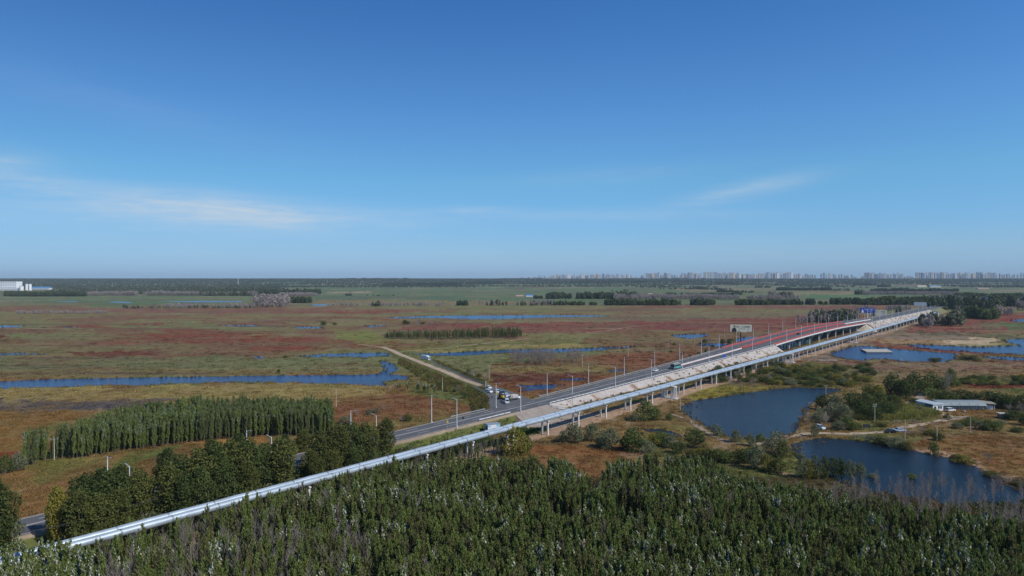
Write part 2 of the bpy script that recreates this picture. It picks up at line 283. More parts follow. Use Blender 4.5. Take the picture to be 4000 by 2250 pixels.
def landcolor(X, Y):
    """base colour of the ground cover at world points: broad plant communities with ragged, noisy borders"""
    Yc = np.maximum(Y, 40.0); zt = terr(Yc); PX = 2000+F*X/Yc; PY = 1086+F*(CAMZ-zt)/Yc
    n1 = fbm(X/70, Y/110, 3, 4); n2 = fbm(X/24, Y/34, 9, 4); n3 = fbm(X/230, Y/260, 21, 3); n4 = fbm(X/6, Y/8, 31, 3)
    ns = fbm(X/110, Y/9, 33, 4)                                      # long thin streaks of growth
    def C(c): return np.array(alb(*c))[None, :]
    def mx(a, b, t): t = np.clip(t, 0, 1)[:, None]; return a*(1-t)+b*t
    near = mx(np.repeat(C((122,100,64)), len(X), 0), C((128,114,68)), (n1-.42)*5); near = mx(near, C((100,102,56)), (n2-.52)*6); near = mx(near, C((122,80,52)), np.clip((n1-.56)*7, 0, .55)); near = mx(near, C((140,120,92)), (n4-.66)*8)
    mid = mx(np.repeat(C((116,106,70)), len(X), 0), C((114,88,64)), (n1-.46)*7); mid = mx(mid, C((110,110,70)), (n3-.5)*6); mid = mx(mid, C((116,72,52)), (fbm(X/90, Y/45, 51, 4)-.62)*9)
    far = mx(np.repeat(C((104,104,74)), len(X), 0), C((88,104,72)), (fbm(X/600, Y/260, 61, 2)-.45)*9); far = mx(far, C((124,112,88)), (fbm(X/500, Y/150, 71, 2)-.6)*12)
    vf = mx(np.repeat(C((66,80,62)), len(X), 0), C((120,118,96)), (fbm(X/1500, Y/500, 81, 3)-.58)*10)
    c = mx(near, mid, (1500-PY)/60); c = mx(c, far, (1196-PY)/8); c = mx(c, vf, (1106-PY)/6)
    sc_ = np.clip((PY-1086)/300, .04, 1.3)
    wx = PX+(n2-.5)*90*(.4+sc_)+(n4-.5)*25; wy = PY+((n2-.5)*26+(n4-.5)*14+(n1-.5)*16)*sc_
    for col, poly in ZONES:
        m_ = pip(wx, wy, poly); k = (.66+1.0*(n2-.5)+.9*(n4-.5)+.8*(ns-.5)); c[m_] = mx(c, C(col), k*1.1)[m_]
    d = X-(-1.31647659e-05*Y*Y+0.82438*Y-201.5); dd = np.abs(d/1.29+2)+(n2-.5)*8+(n4-.5)*3       # bare service strip under the pipeline
    c = mx(c, C((166,138,112)), np.where((Y > 110) & (Y < 1000), (6.0-dd)/1.6, 0))
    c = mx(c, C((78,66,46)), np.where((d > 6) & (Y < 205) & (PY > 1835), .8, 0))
    c = mx(c, C((96,84,66)), (ns-.60)*5*(PY < 1500)*.8); c = mx(c, C((128,120,88)), (.40-ns)*4*(PY < 1480)*.7)
    v = .72+.34*fbm(X/4.0, Y/5.0, 91, 3)+.26*fbm(X/17, Y/13, 92, 3); c = c*v[:, None]
    return c

# ------------------------------------------------------------------ ground (finer mesh near, coarser far)
rows = [60.0]
q = 1.0/62
while 1/q < 11000: rows.append(1/q); q -= 1.0/62/640
rows += [12500, 15000, 20000]
rows = np.array([-400, 0]+rows); u = np.linspace(-1.05, 1.05, 820)
YY, UU = np.meshgrid(rows, u, indexing='ij'); Ys = np.where(YY < 60, 60, YY); XX = UU*Ys
XX = np.where(YY < 60, UU*420, XX)
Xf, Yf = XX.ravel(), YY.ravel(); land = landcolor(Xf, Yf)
Zf = terr(Yf)+np.where((Yf > 100) & (Yf < 700), (fbm(Xf/5, Yf/6, 5, 3)-.6)*.5, 0); Zf = np.where(Yf < 4000, np.minimum(Zf, -.02), Zf)
nr, nc = YY.shape; I = np.arange(nr*nc).reshape(nr, nc); FF = np.stack([I[:-1, :-1], I[:-1, 1:], I[1:, 1:], I[1:, :-1]], -1).reshape(-1, 4)
def landmat(name, vc='land', bump=.9, s=1.0):
    m = bpy.data.materials.new(name); m.use_nodes = True; t = NT(m.node_tree); b = t.n['Principled BSDF']
    a = t.node('ShaderNodeAttribute', attribute_name=vc); g = t.node('ShaderNodeNewGeometry'); P = g.outputs['Position']
    n1 = t.noise(P, .35*s, 6, .7); n2 = t.noise(P, 2.2*s, 4, .7); n3 = t.noise(P, .05*s, 5, .6)
    v = t.m('ADD', t.m('ADD', t.m('MULTIPLY', n1, .9), t.m('MULTIPLY', n2, .5)), t.m('MULTIPLY', n3, .45)); v = t.m('ADD', v, .08)
    cx = t.node('ShaderNodeCombineXYZ'); [t.l.new(v, cx.inputs[i]) for i in range(3)]
    c = t.mix(1.0, a.outputs['Color'], cx.outputs[0], 'MULTIPLY')
    hs = t.node('ShaderNodeHueSaturation'); t.put(hs.inputs['Hue'], t.m('ADD', .475, t.m('MULTIPLY', t.noise(P, .11*s, 4, .6), .05))); t.l.new(c, hs.inputs['Color'])
    t.l.new(hs.outputs[0], b.inputs['Base Color']); b.inputs['Roughness'].default_value = .95; b.inputs['Specular IOR Level'].default_value = .08
    bn = t.node('ShaderNodeBump'); bn.inputs['Strength'].default_value = bump; bn.inputs['Distance'].default_value = .8
    t.l.new(t.m('ADD', n1, t.m('MULTIPLY', n2, .4)), bn.inputs['Height']); t.l.new(bn.outputs[0], b.inputs['Normal']); return m
M_land = landmat('marsh_ground')
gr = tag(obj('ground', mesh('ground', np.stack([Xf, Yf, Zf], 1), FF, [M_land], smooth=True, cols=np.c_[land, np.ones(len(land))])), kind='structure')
tag(gr, 'autumn marsh plain of olive, ochre and red grasses')

# ------------------------------------------------------------------ water
def watermat(name, deep, rough=.12, bump=.35, sc=.55):
    m = bpy.data.materials.new(name); m.use_nodes = True; t = NT(m.node_tree); b = t.n['Principled BSDF']; g = t.node('ShaderNodeNewGeometry'); P = g.outputs['Position']
    big = t.noise(t.scalev(P, (.012, .03, 0)), 1.0, 4, .6); b.inputs['IOR'].default_value = 1.33
    t.put(b.inputs['Base Color'], t.mix(t.m('MULTIPLY', t.m('SUBTRACT', big, .35), 2.6, clamp=True), (*deep, 1), (*[v*1.9 for v in deep], 1)))
    t.put(b.inputs['Roughness'], t.m('ADD', rough, t.m('MULTIPLY', big, .1)))
    bn = t.node('ShaderNodeBump'); bn.inputs['Strength'].default_value = bump; bn.inputs['Distance'].default_value = .5
    h = t.m('ADD', t.noise(t.scalev(P, (sc*.7, sc*1.5, 0)), 1.0, 5, .6, .3), t.m('MULTIPLY', t.noise(t.scalev(P, (2.6, 4.4, 0)), 1.0, 3, .6), .3))
    t.l.new(h, bn.inputs['Height']); t.l.new(bn.outputs[0], b.inputs['Normal']); return m
M_w1 = watermat('water_blue', (.008, .030, .090), .12, .9); M_w2 = watermat('water_dark', (.007, .017, .030), .1, .8); M_w1.node_tree.nodes['Principled BSDF'].inputs['Specular IOR Level'].default_value = .36; M_w2.node_tree.nodes['Principled BSDF'].inputs['Specular IOR Level'].default_value = .26
def subdiv(poly, step=5.0, jit=1.2, seed=1):
    r = np.random.default_rng(seed); out = []
    for i in range(len(poly)):
        a = poly[i]; b = poly[(i+1) % len(poly)]; L = math.hypot((b[0]-a[0])*.5, (b[1]-a[1])*2.0); n = max(1, int(L/step))
        for k in range(n):
            t = k/n; x = a[0]+(b[0]-a[0])*t; y = a[1]+(b[1]-a[1])*t; s = max(.08, min(1, (y-1086)/400))
            out.append((x+r.normal()*jit*2.2*(s+.2), y+r.normal()*jit*s*.8))
    return out
POOL_OUT = []
WLAB = {'river': 'broad blue river bending across the left of the marsh', 'river_arm': 'narrow blue river arm left of the dirt causeway', 'channel': 'long blue channel right of the dirt causeway', 'big_pond': 'large dark blue pond right of the pipeline', 'lower_pond': 'dark pond behind the bare saplings at lower right', 'right_lake': 'blue lake holding the row of concrete pipes', 'upper_lake': 'blue lake behind the sand spit at far right'}
for i, (k, poly) in enumerate(PONDS.items()):
    sp_ = subdiv(poly, 5, 1.1, i+3); W3 = [(*G(x, y), 0.035) for x, y in sp_]; POOL_OUT.append((k, poly, W3))
    from mathutils.geometry import tessellate_polygon
    tri = tessellate_polygon([[Vector(p) for p in W3]])
    nm = {'river': 'river', 'river_arm': 'river', 'channel': 'river'}.get(k, 'pond')
    o = tag(obj(nm, mesh(nm, W3, [tuple(t) for t in tri], [M_w2 if k in ('big_pond', 'lower_pond', 'small_pond', 'underpass_pool') else M_w1])), WLAB.get(k), kind='structure')
    if o.data.polygons[0].normal.z < 0: o.data.flip_normals()

# ------------------------------------------------------------------ road
M_asph = mat('asphalt', (.115, .115, .118), .85, var=.16, scale=.25, bump=.15, bscale=8)
M_line = mat('road_paint', (.60, .60, .58), .7, var=.2, scale=3); M_yline = mat('yellow_paint', (.55, .46, .28), .7, var=.2)
M_conc = mat('concrete', (.50, .48, .45), .85, var=.14, scale=.8, bump=.2); M_concL = mat('pale_concrete', (.66, .64, .60), .8, var=.14, scale=.8)
M_galv = mat('galvanised_steel', (.62, .66, .68), .38, .75, var=.12, scale=3, spec=.5); M_dark = mat('dark_steel', (.05, .05, .055), .6, var=.1)
M_redp = mat('red_railing_paint', (.50, .105, .095), .6, var=.2); M_white = mat('white_paint', (.74, .75, .76), .4, var=.06)
def strip(s0, s1, w0, w1, dz, step=6.0):
    b = B(); n = max(1, int((s1-s0)/step)); ss = [s0+(s1-s0)*i/n for i in range(n+1)]
    W0 = w0 if callable(w0) else (lambda s: w0); W1 = w1 if callable(w1) else (lambda s: w1)
    for a, c in zip(ss[:-1], ss[1:]): b.quad([RP(a, W0(a), dz), RP(c, W0(c), dz), RP(c, W1(c), dz), RP(a, W1(a), dz)][::-1] if False else [RP(a, W0(a), dz), RP(c, W0(c), dz), RP(c, W1(c), dz), RP(a, W1(a), dz)])
    return b
def merge(bs):
    r = B()
    for b in bs:
        k = len(r.v); r.v += b.v; r.f += [tuple(i+k for i in f) for f in b.f]; r.m += b.m
    return r
tag(obj('road', strip(62, 1262, 0, wr, 0, 5).me('road', M_asph)), 'grey asphalt causeway road crossing the marsh', kind='structure')
mk = []
for a, c in ((62, 284), (303, 1300)): mk.append(strip(a, c, .35, .52, .02))
for a, c in ((62, 283), (308, 1300)): mk.append(strip(a, c, lambda s: wr(s)-.5, lambda s: wr(s)-.33, .02))
s = 66
while s < 1100:
    for fr in (.25, .75): mk.append(strip(s, s+4.4, lambda s_, f=fr: wr(s_)*f-.09, lambda s_, f=fr: wr(s_)*f+.09, .02))
    s += 11.2
for off in (-.28, .28): mk.append(strip(62, 412, lambda s_, o=off: wr(s_)/2+o-.1, lambda s_, o=off: wr(s_)/2+o+.1, .02))
tag(obj('road_markings', merge(mk).me('road_markings', M_line)), 'white lane and edge lines painted on the road', kind='structure')
# embankment (riprap) and its shoulders
def emb(s0, s1, side, cols_fn, endcap=None, seed=1):
    r = np.random.default_rng(seed); V = []; Cc = []; Fq = []; n = int((s1-s0)/1.6); m = 9
    for i in range(n+1):
        s_ = s0+(s1-s0)*i/n; h = zr(s_)
        for j in range(m+1):
            t = j/m
            if j == 0: off, z = 0.0, -.03
            elif j == 1: off, z = .75, -.06
            else: tt = (j-1)/(m-1); off = .75+tt*(h*1.45+.6); z = -.06-(h+.1)*tt+(r.random()-.5)*.16*(tt < .98)
            wv = -off if side < 0 else wr(s_)+off; x, y, zz = RP(s_, wv, z); V.append((x, y, max(zz, -.15))); Cc.append((*cols_fn(s_, t), 1))
    for i in range(n):
        for j in range(m): a = i*(m+1)+j; Fq.append((a, a+m+1, a+m+2, a+1) if side > 0 else (a, a+1, a+m+2, a+m+1))
    return V, Fq, Cc
rr = np.random.default_rng(5)
def nearcol(s_, t):
    k = .92+.16*rr.random()
    if s_ < 288: c = alb(150, 135, 115) if t < .25 else alb(96, 100, 56)
    elif (s_ % 29.9) < 1.5+3*t and t > .2: c = alb(140, 118, 98)
    else: c = (alb(176, 168, 161) if t < .58+.12*rr.random() else alb(126, 110, 72)) if s_ < 1120 else alb(110, 112, 80)
    if s_ > 288 and rr.random() < .02: c = alb(120, 105, 84)
    return tuple(v*k for v in c)
def farcol(s_, t):
    k = .85+.3*rr.random(); c = alb(160, 145, 128) if t < .22 else alb(122, 88, 56); return tuple(v*k for v in c)
M_rip = landmat('riprap', 'land', .55, 2.0)
parts_ = []
for (a, c, sd_, fn, nm) in ((62, 286, -1, nearcol, 'embankment'), (303, BR0-1, -1, nearcol, 'embankment'), (BR1+1, 1215, -1, nearcol, 'embankment'), (62, 284, 1, farcol, 'embankment'), (307, BR0-1, 1, farcol, 'embankment'), (BR1+1, 1215, 1, farcol, 'embankment')):
    V, Fq, Cc = emb(a, c, sd_, fn, seed=int(a)); tag(obj(nm, mesh(nm, V, Fq, [M_rip], cols=Cc)), 'sloping embankment carrying the road', kind='structure')
# abutment cones closing the embankment at each end of the bridge
for s_, dr, lab in ((BR0, 1, 'pale stone abutment slope at the near end of the bridge'), (BR1, -1, 'pale stone abutment slope at the far end of the bridge')):
    V = []; Fq = []; Cc = []; h = zr(s_)-1.1; wv0, wv1 = -.7, wr(s_)+.7; n = 26; m = 8
    for i in range(n+1):
        tt = i/n
        for j in range(m+1):
            q_ = j/m; off = q_*h*1.5
            if tt < .25: a = (tt/.25)*math.pi/2; ww = wv0-off*math.cos(a); so = off*math.sin(a)
            elif tt > .75: a = ((tt-.75)/.25)*math.pi/2; ww = wv1+off*math.sin(a); so = off*math.cos(a)
            else: ww = wv0+(wv1-wv0)*(tt-.25)/.5; so = off
            x, y, _ = RP(s_, ww); x += dr*(so-1)*.634; y += dr*(so-1)*.773; V.append((x, y, (zr(s_)-.4 if j == 0 else h*(1-q_)+(rr.random()-.5)*.3*(q_ < .95)))); k = .8+.35*rr.random(); Cc.append((*[v*k for v in alb(192, 182, 166)], 1))
    for i in range(n):
        for j in range(m): a = i*(m+1)+j; Fq.append((a, a+1, a+m+2, a+m+1))
    tag(obj('embankment', mesh('embankment', V, Fq, [M_rip], cols=Cc)), lab, kind='structure')
# side roads and tracks
def ribbon(name, pts, wid, material, z=.06, label=None, cols=None, lift=None, slope=None, jit=0.0, seed=0):
    r = np.random.default_rng(seed); P = [Vector((*G(*p[:2], p[2] if len(p) > 2 else 0), p[2] if len(p) > 2 else 0)) for p in pts]; Q = []
    for i in range(len(P)-1):
        L = (P[i+1]-P[i]).length; n = max(2, int(L/4))
        p0 = P[max(i-1, 0)]; p1 = P[i]; p2 = P[i+1]; p3 = P[min(i+2, len(P)-1)]
        for k in range(n): t = k/n; Q.append(.5*((2*p1)+(p2-p0)*t+(2*p0-5*p1+4*p2-p3)*t*t+(3*p1-p0-3*p2+p3)*t**3))
    Q.append(P[-1]); V = []; Cc = []; Fq = []; rowsn = None
    for i, p in enumerate(Q):
        d = (Q[min(i+1, len(Q)-1)]-Q[max(i-1, 0)]); d.z = 0; d.normalize(); nn = Vector((-d.y, d.x, 0))
        wv = (wid if not hasattr(wid, '__len__') else wid[0]+(wid[1]-wid[0])*i/(len(Q)-1))/2*(1+jit*r.normal())
        if slope: offs = [(-wv-p.z*slope-1, -.1), (-wv-.8, p.z-.1), (-wv, p.z+z), (wv, p.z+z), (wv+.8, p.z-.1), (wv+p.z*slope+1, -.1)]
        else: offs = [(-wv, p.z+z), (0, p.z+z+.03), (wv, p.z+z)]
        rowsn = len(offs)
        for o_, zz in offs: V.append((p.x+nn.x*o_, p.y+nn.y*o_, zz)); k = .85+.3*r.random(); Cc.append((*[v*k for v in (cols if (not slope or abs(o_) <= wv+.01) else alb(116, 112, 66))], 1))
    for i in range(len(Q)-1):
        for j in range(rowsn-1): a = i*rowsn+j; Fq.append((a, a+rowsn, a+rowsn+1, a+1)[::-1])
    o = obj(name, mesh(name, V, Fq, [material], cols=Cc)); tag(o, label, kind='structure'); return o
dirt = alb(172, 152, 130)
M_track = landmat('dirt_track', 'land', .4, 1.2)
ribbon('dirt_road', [(1900,1512,2.2),(1850,1496,1.9),(1800,1478,1.8),(1750,1456,1.8),(1700,1437,1.7),(1650,1418,1.6),(1600,1398,1.5),(1560,1383,1.3),(1530,1368,1.0),(1495,1356,.4)], 3.7, M_track, .05, 'pale dirt causeway running from the road junction into the marsh', dirt, slope=1.6)
b = B(); ja = [RP(284, wr(284), -.05), RP(307, wr(307), -.05)]
jb = [(*G(1895, 1508, 2.2), 2.22), (*G(1958, 1516, 2.2), 2.22)]; jm0 = (*G(1905, 1545, 3.0), 3.0); jm1 = (*G(2010, 1535, 3.0), 3.0)
b.quad([ja[0], ja[1], jm1, jm0]); b.quad([jm0, jm1, jb[1], jb[0]])
tag(obj('side_road', up(b.me('side_road', M_asph))), 'asphalt junction apron on the far side of the road', kind='structure')
b = B(); b.quad([ja[0], jm0, (jm0[0]-9, jm0[1]-3, -.1), (ja[0][0]-7, ja[0][1]-1, -.1)]); b.quad([jm0, jb[0], (jb[0][0]-7, jb[0][1]-1, -.1), (jm0[0]-9, jm0[1]-3, -.1)])
b.quad([ja[1], (ja[1][0]+3, ja[1][1]+5, -.1), (jm1[0]+6, jm1[1]+2, -.1), jm1]); b.quad([jm1, (jm1[0]+6, jm1[1]+2, -.1), (jb[1][0]+6, jb[1][1]+2, -.1), jb[1]])
tag(obj('embankment', up(mesh('embankment', b.v, b.f, [M_rip], cols=[(*alb(112, 104, 62), 1)]*len(b.v)))), 'grassy slope of the junction apron', kind='structure')
b = B(); q0 = RP(285, 0, -.05); q1 = RP(304, 0, -.05); q2 = RP(312, -13, 0); q3 = RP(281, -15, 0); b.quad([q0, q3[:2]+(.04,), q2[:2]+(.04,), q1])
q4 = PP(300, 3); q5 = PP(262, 3); b.quad([q0, RP(280.5, -6.5, 0)[:2]+(-.05,), RP(278, -16, 0)[:2]+(-.05,), q3[:2]+(.04,)]); b.quad([q1, q2[:2]+(.04,), RP(314, -13, 0)[:2]+(-.05,), RP(308, -6.5, 0)[:2]+(-.05,)])
b.quad([q3[:2]+(.04,), q5[:2]+(.04,), q4[:2]+(.04,), q2[:2]+(.04,)])
tag(obj('dirt_road', up(mesh('dirt_road', b.v, b.f, [M_track], cols=[(*alb(150, 140, 130), 1)]*4+[(*alb(160, 142, 124), 1)]*(len(b.v)-4)))), 'dirt ramp leading down from the road to the pipeline', kind='structure')
for i, (nm, pts, wd, cl, lab) in enumerate([
 ('dirt_track', [(1590,1371),(1700,1362),(1800,1352),(1900,1341),(2000,1330),(2060,1322)], 2.4, (170,150,120), 'pale track curving right past the reedy poplar strip'), ('dirt_track', [(2290,1300),(2380,1290),(2470,1276),(2570,1270)], 3.5, (160,125,105), 'pinkish track crossing the red marsh'),
 ('dirt_track', [(1495,1357),(1460,1352),(1400,1345)], 3, (160,140,110), 'faint track left of the causeway end'), ('dirt_road', [(3010,1722),(3080,1706),(3180,1692),(3260,1694),(3340,1694),(3420,1690),(3480,1682),(3560,1664),(3640,1652),(3690,1640),(3710,1628),(3690,1620),(3650,1606),(3600,1598)], 3.4, (168,150,128), 'pale dirt road bending past the ponds to the farm'),
 ('dirt_road', [(2620,1618),(2680,1636),(2730,1668),(2780,1700),(2840,1722),(2900,1734),(2960,1735),(3010,1722)], 2.4, (150,136,120), 'grey dirt road along the big pond'), ('dirt_track', [(3690,1640),(3740,1632),(3790,1628)], 4, (140,126,116), 'grey spur of the farm road'), ('dirt_track', [(3550,1585),(3580,1560),(3610,1545),(3620,1528)], 5, (150,136,124), 'dirt yard between the farm trees')]):
    ribbon(nm, pts, wd, M_track, .05, lab, alb(*cl), jit=.12, seed=i)
# ------------------------------------------------------------------ bridge
bridge = tag(empty('bridge', RP(BR0, 0)[:2]+(0,)), 'long low concrete road bridge with red railings over the water', 'bridge')
bridge_loc = Vector(bridge.location)
def bobj(name, bb, *ms, parent=None, label=None):
    me = bb.me(name, *ms); o = obj(name, me, parent or bridge)
    if parent is None: me.transform(__import__('mathutils').Matrix.Translation(-bridge_loc))
    if label: o['label'] = label
    return o
bb = B(); st = 6; n = int((BR1-BR0)/st)
for i in range(n):
    a, c = BR0+(BR1-BR0)*i/n, BR0+(BR1-BR0)*(i+1)/n
    for (w0, w1, z0, z1) in ((-1.0, lambda s: wr(s)+1.0, -.45, -.04),):
        bb.hexa([RP(a, w0, z0), RP(c, w0, z0), RP(c, w1(c), z0), RP(a, w1(a), z0), RP(a, w0, z1), RP(c, w0, z1), RP(c, w1(c), z1), RP(a, w1(a), z1)])
bobj('deck', bb, M_conc)
for sd_ in (0, 1):
    bb = B()
    for i in range(n):
        a, c = BR0+(BR1-BR0)*i/n, BR0+(BR1-BR0)*(i+1)/n; f = (lambda s, o: -.98+o) if sd_ == 0 else (lambda s, o: wr(s)+.98-o)
        bb.hexa([RP(a, f(a, -.05), -.62), RP(c, f(c, -.05), -.62), RP(c, f(c, .42), -.62), RP(a, f(a, .42), -.62), RP(a, f(a, -.05), .28), RP(c, f(c, -.05), .28), RP(c, f(c, .42), .28), RP(a, f(a, .42), .28)])
    bobj('edge_beam', bb, M_concL)
for k in range(9):
    fr = (k+.5)/9; bb = B()
    for i in range(n):
        a, c = BR0+(BR1-BR0)*i/n, BR0+(BR1-BR0)*(i+1)/n; f = lambda s, o: -.6+(wr(s)+1.2)*fr+o
        bb.hexa([RP(a, f(a, -.3), -1.75), RP(c, f(c, -.3), -1.75), RP(c, f(c, .3), -1.75), RP(a, f(a, .3), -1.75), RP(a, f(a, -.3), -.46), RP(c, f(c, -.3), -.46), RP(c, f(c, .3), -.46), RP(a, f(a, .3), -.46)])
    bobj('girder', bb, M_conc)
for fr, s0, s1 in ((0.0, BR0-2, BR1+8), (.47, 508, 742), (.53, 508, 742), (1.0, 500, BR1+2)):
    bb = B(); s_ = s0
    f = lambda s: (.05 if fr == 0 else wr(s)-.05 if fr == 1 else wr(s)*fr)
    m_ = int((s1-s0)/5)
    for i in range(m_):
        a, c = s0+(s1-s0)*i/m_, s0+(s1-s0)*(i+1)/m_
        for j in range(5): z = .22+j*.25; bb.hexa([RP(a, f(a)-.04, z), RP(c, f(c)-.04, z), RP(c, f(c)+.04, z), RP(a, f(a)+.04, z), RP(a, f(a)-.04, z+.17), RP(c, f(c)-.04, z+.17), RP(c, f(c)+.04, z+.17), RP(a, f(a)+.04, z+.17)])
        for h in (0, .5): p = RP(a+(c-a)*h, f(a), 0); bb.box(p[0], p[1], p[2]-.02, .2, .2, 1.42, RA)
    bobj('railing', bb, M_redp, label='red painted steel railing')
s_ = BR0+12
while s_ < BR1-6:
    zt_ = zr(s_)-1.78; c0 = RP(s_, wr(s_)/2); bb = B(); L = wr(s_)+1.4
    P8 = []
    for zz, ext in ((zt_-1.25, .62), (zt_, 1.0)):
        for sx, sy in ((-1, -1), (1, -1), (1, 1), (-1, 1)): P8.append((c0[0]+sx*.8*.634-sy*L/2*ext*.773, c0[1]+sx*.8*.773+sy*L/2*ext*.634, zz))
    bb.hexa(P8); pr = bobj('pier', bb, M_conc)
    for wv in (.12, .37, .63, .88):
        c1 = B(); p = RP(s_, wr(s_)*wv); c1.tube([(p[0], p[1], -.6), (p[0], p[1], zt_-1.27)], .62, 12); o = bobj('column', c1, M_conc); o.parent = pr
    s_ += 22.6
# concrete median strips
for a, c, lab in ((408, 507, 'pale concrete median divider on the near ramp'), (744, 832, 'white concrete median divider beyond the bridge')):
    bb = B(); m_ = int((c-a)/6)
    for i in range(m_):
        s0, s1 = a+(c-a)*i/m_, a+(c-a)*(i+1)/m_-.1; f = lambda s: wr(s)/2
        bb.hexa([RP(s0, f(s0)-.55, 0), RP(s1, f(s1)-.55, 0), RP(s1, f(s1)+.55, 0), RP(s0, f(s0)+.55, 0), RP(s0, f(s0)-.4, .7), RP(s1, f(s1)-.4, .7), RP(s1, f(s1)+.4, .7), RP(s0, f(s0)+.4, .7)])
    tag(obj('median_barrier', bb.me('median_barrier', mat('median_paint', (.66, .56, .52), .8, var=.2, scale=.3) if a < 500 else M_concL)), lab, 'road barrier')
# guard rails
def guard(s0, s1, wf, label, extra=(), step=3.2, hgt=.85, white=False):
    root = tag(empty('guard_rail', RP(s0, wf(s0))), label, 'guard rail'); L0 = Vector(root.location)
    pts = [Vector(RP(s0+(s1-s0)*i/max(1, int((s1-s0)/step)), wf(s0+(s1-s0)*i/max(1, int((s1-s0)/step)))))-L0 for i in range(int((s1-s0)/step)+1)]
    pts = [Vector(e)-L0 for e in extra]+pts; be = B(); po = B()
    for a, c in zip(pts[:-1], pts[1:]):
        d = (c-a); d.z = 0; d.normalize(); nn = Vector((-d.y, d.x, 0))*.09; g = d*(.18 if white else 0)
        for z0, z1 in ((.48, .82),):
            P = [a+g-nn, c-g-nn, c-g+nn, a+g+nn]; be.hexa([p+Vector((0, 0, z0)) for p in P]+[p+Vector((0, 0, z1)) for p in P])
    for p in pts: po.box(p.x, p.y, p.z-.25, .16, .16, 1.12, RA)
    obj('rail_beam', be.me('rail_beam', M_galv if not white else mat('rail_white', (.72, .74, .74), .5, .2)), root); o = obj('rail_posts', po.me('rail_posts', mat('rail_post', (.30, .32, .33), .6, .4)), root); tag(o, kind='stuff'); return root
e0 = RP(304, -.4); guard(305.5, 534, lambda s: -.35, 'long near side guard rail with white panels climbing to the bridge', [RP(306, -7.5, -2.2), RP(303.5, -5.5, -1.6), RP(302.6, -3, -.8), RP(303.6, -1, -.1)], 2.6, white=True)
guard(268, 283, lambda s: -.35, 'short curved guard rail beside the dirt ramp', [], 2.6, white=True).parent = None
guard(312, 531, lambda s: wr(s)+.35, 'far side guard rail between the junction and the bridge')
guard(266, 282, lambda s: wr(s)+.4, 'short pale guard rail on the far side, left of the junction')
guard(774, 1250, lambda s: -.35, 'near side guard rail beyond the bridge', step=4.2); guard(774, 1250, lambda s: wr(s)+.35, 'far side guard rail beyond the bridge', step=4.2)

# ------------------------------------------------------------------ street lamps
def make_lamp():
    r = empty('street_lamp', (0, 0, 0)); b = B(); b.tube([(0, 0, 0), (0, 0, 10.8)], [.16, .095], 10); obj('pole', b.me('pole', M_white), r)
    b = B(); b.box(0, 0, -.1, .7, .7, .55, 0, .8); obj('base', b.me('base', M_conc), r)
    b = B(); b.tube([(0, 0, 10.3), (.8, 0, 10.75), (2.1, 0, 10.95)], [.06, .05, .045], 6); obj('arm', b.me('arm', M_white), r)
    b = B(); b.hexa([(1.9, -.16, 10.9), (2.75, -.13, 10.98), (2.75, .13, 10.98), (1.9, .16, 10.9), (1.9, -.14, 11.04), (2.75, -.1, 11.06), (2.75, .1, 11.06), (1.9, .14, 11.04)]); obj('lamp_head', b.me('lamp_head', M_galv), r)
    return r
lamp0 = make_lamp(); used = False; toroad = math.atan2(.634, -.773)
for side in (0, 1):
    for k in range(-6, 30):
        s_ = 258+29.9*k
        if s_ < 75 or s_ > 1150: continue
        p = RP(s_, -.75 if side == 0 else wr(s_)+.75, -.15); ref = 'right of the white cabin' if k > 0 else 'left of the white cabin'
        lab = ('near' if side == 0 else 'far')+' side white street lamp, '+('level with the white cabin' if k == 0 else f'{nth(abs(k))} {ref}')
        o = lamp0 if not used else copy_tree(lamp0); used = True
        o.location = p; o.rotation_euler = (0, 0, toroad if side == 0 else toroad+math.pi); tag(o, lab, 'street lamp', 'street lamps along the causeway road')

# ------------------------------------------------------------------ pipeline
M_pipe = mat('pipe_cladding', (.36, .425, .475), .46, .3, var=.38, scale=.35, spec=.5, bump=.12, bscale=3); M_band = mat('pipe_band', (.24, .28, .32), .5, .6, var=.1)
pl = tag(empty('pipeline', PP(120, 0, 0)), 'twin silver clad pipeline running beside the road', 'pipeline'); pl0 = Vector(pl.location); PZ = 6.3; GAPW = 1.0
Ys_ = [118+3.1*i for i in range(int((1062-118)/3.1))]
for off, dz in ((-1.02, 0), (1.02, .1)):
    b = B(); pts = []; rs = []
    for i, Y in enumerate(Ys_):
        wob = .03*math.sin(Y*.7)+(.05 if (int(Y/49) % 2) else 0); pts.append(Vector(PP(Y, off, PZ+dz+wob))-pl0); rs.append(.78+(.03 if i % 5 == 0 else 0))
    b.tube(pts, rs, 16); obj('pipe', b.me('pipe', M_pipe, smooth=True), pl)
b = B()
for Y in np.arange(119, 1060, 8.2):
    for off, dz in ((-1.02, 0), (1.02, .1)): b.tube([Vector(PP(Y, off, PZ+dz))-pl0, Vector(PP(Y+.28, off, PZ+dz))-pl0], .86, 14)
tag(obj('pipe_band', b.me('pipe_band', M_band), pl), kind='stuff')
def make_support():
    r = empty('pipe_support', (0, 0, 0))
    for y in (-1.35, 1.35): b = B(); b.box(0, y, -.5, .62, .5, PZ-1.28+.5); obj('column', b.me('column', M_concL), r)
    b = B(); b.box(0, 0, PZ-1.27, .6, 3.9, .36); obj('crossbeam', b.me('crossbeam', M_concL), r)
    b = B()
    for y in (-.95, .95): b.box(0, y, PZ-.905, .45, .8, .2)
    obj('saddle', b.me('saddle', M_dark), r); return r
sup = make_support(); used = False; sY = [130+16.35*k for k in range(12)]+[326, 352.6, 369, 385.4, 401.8, 418, 434.5, 451, 467.3]+[504+16.35*k for k in range(7)]+[650+16.35*k for k in range(8)]+[802+16.35*k for k in range(5)]+[899+16.35*k for k in range(10)]
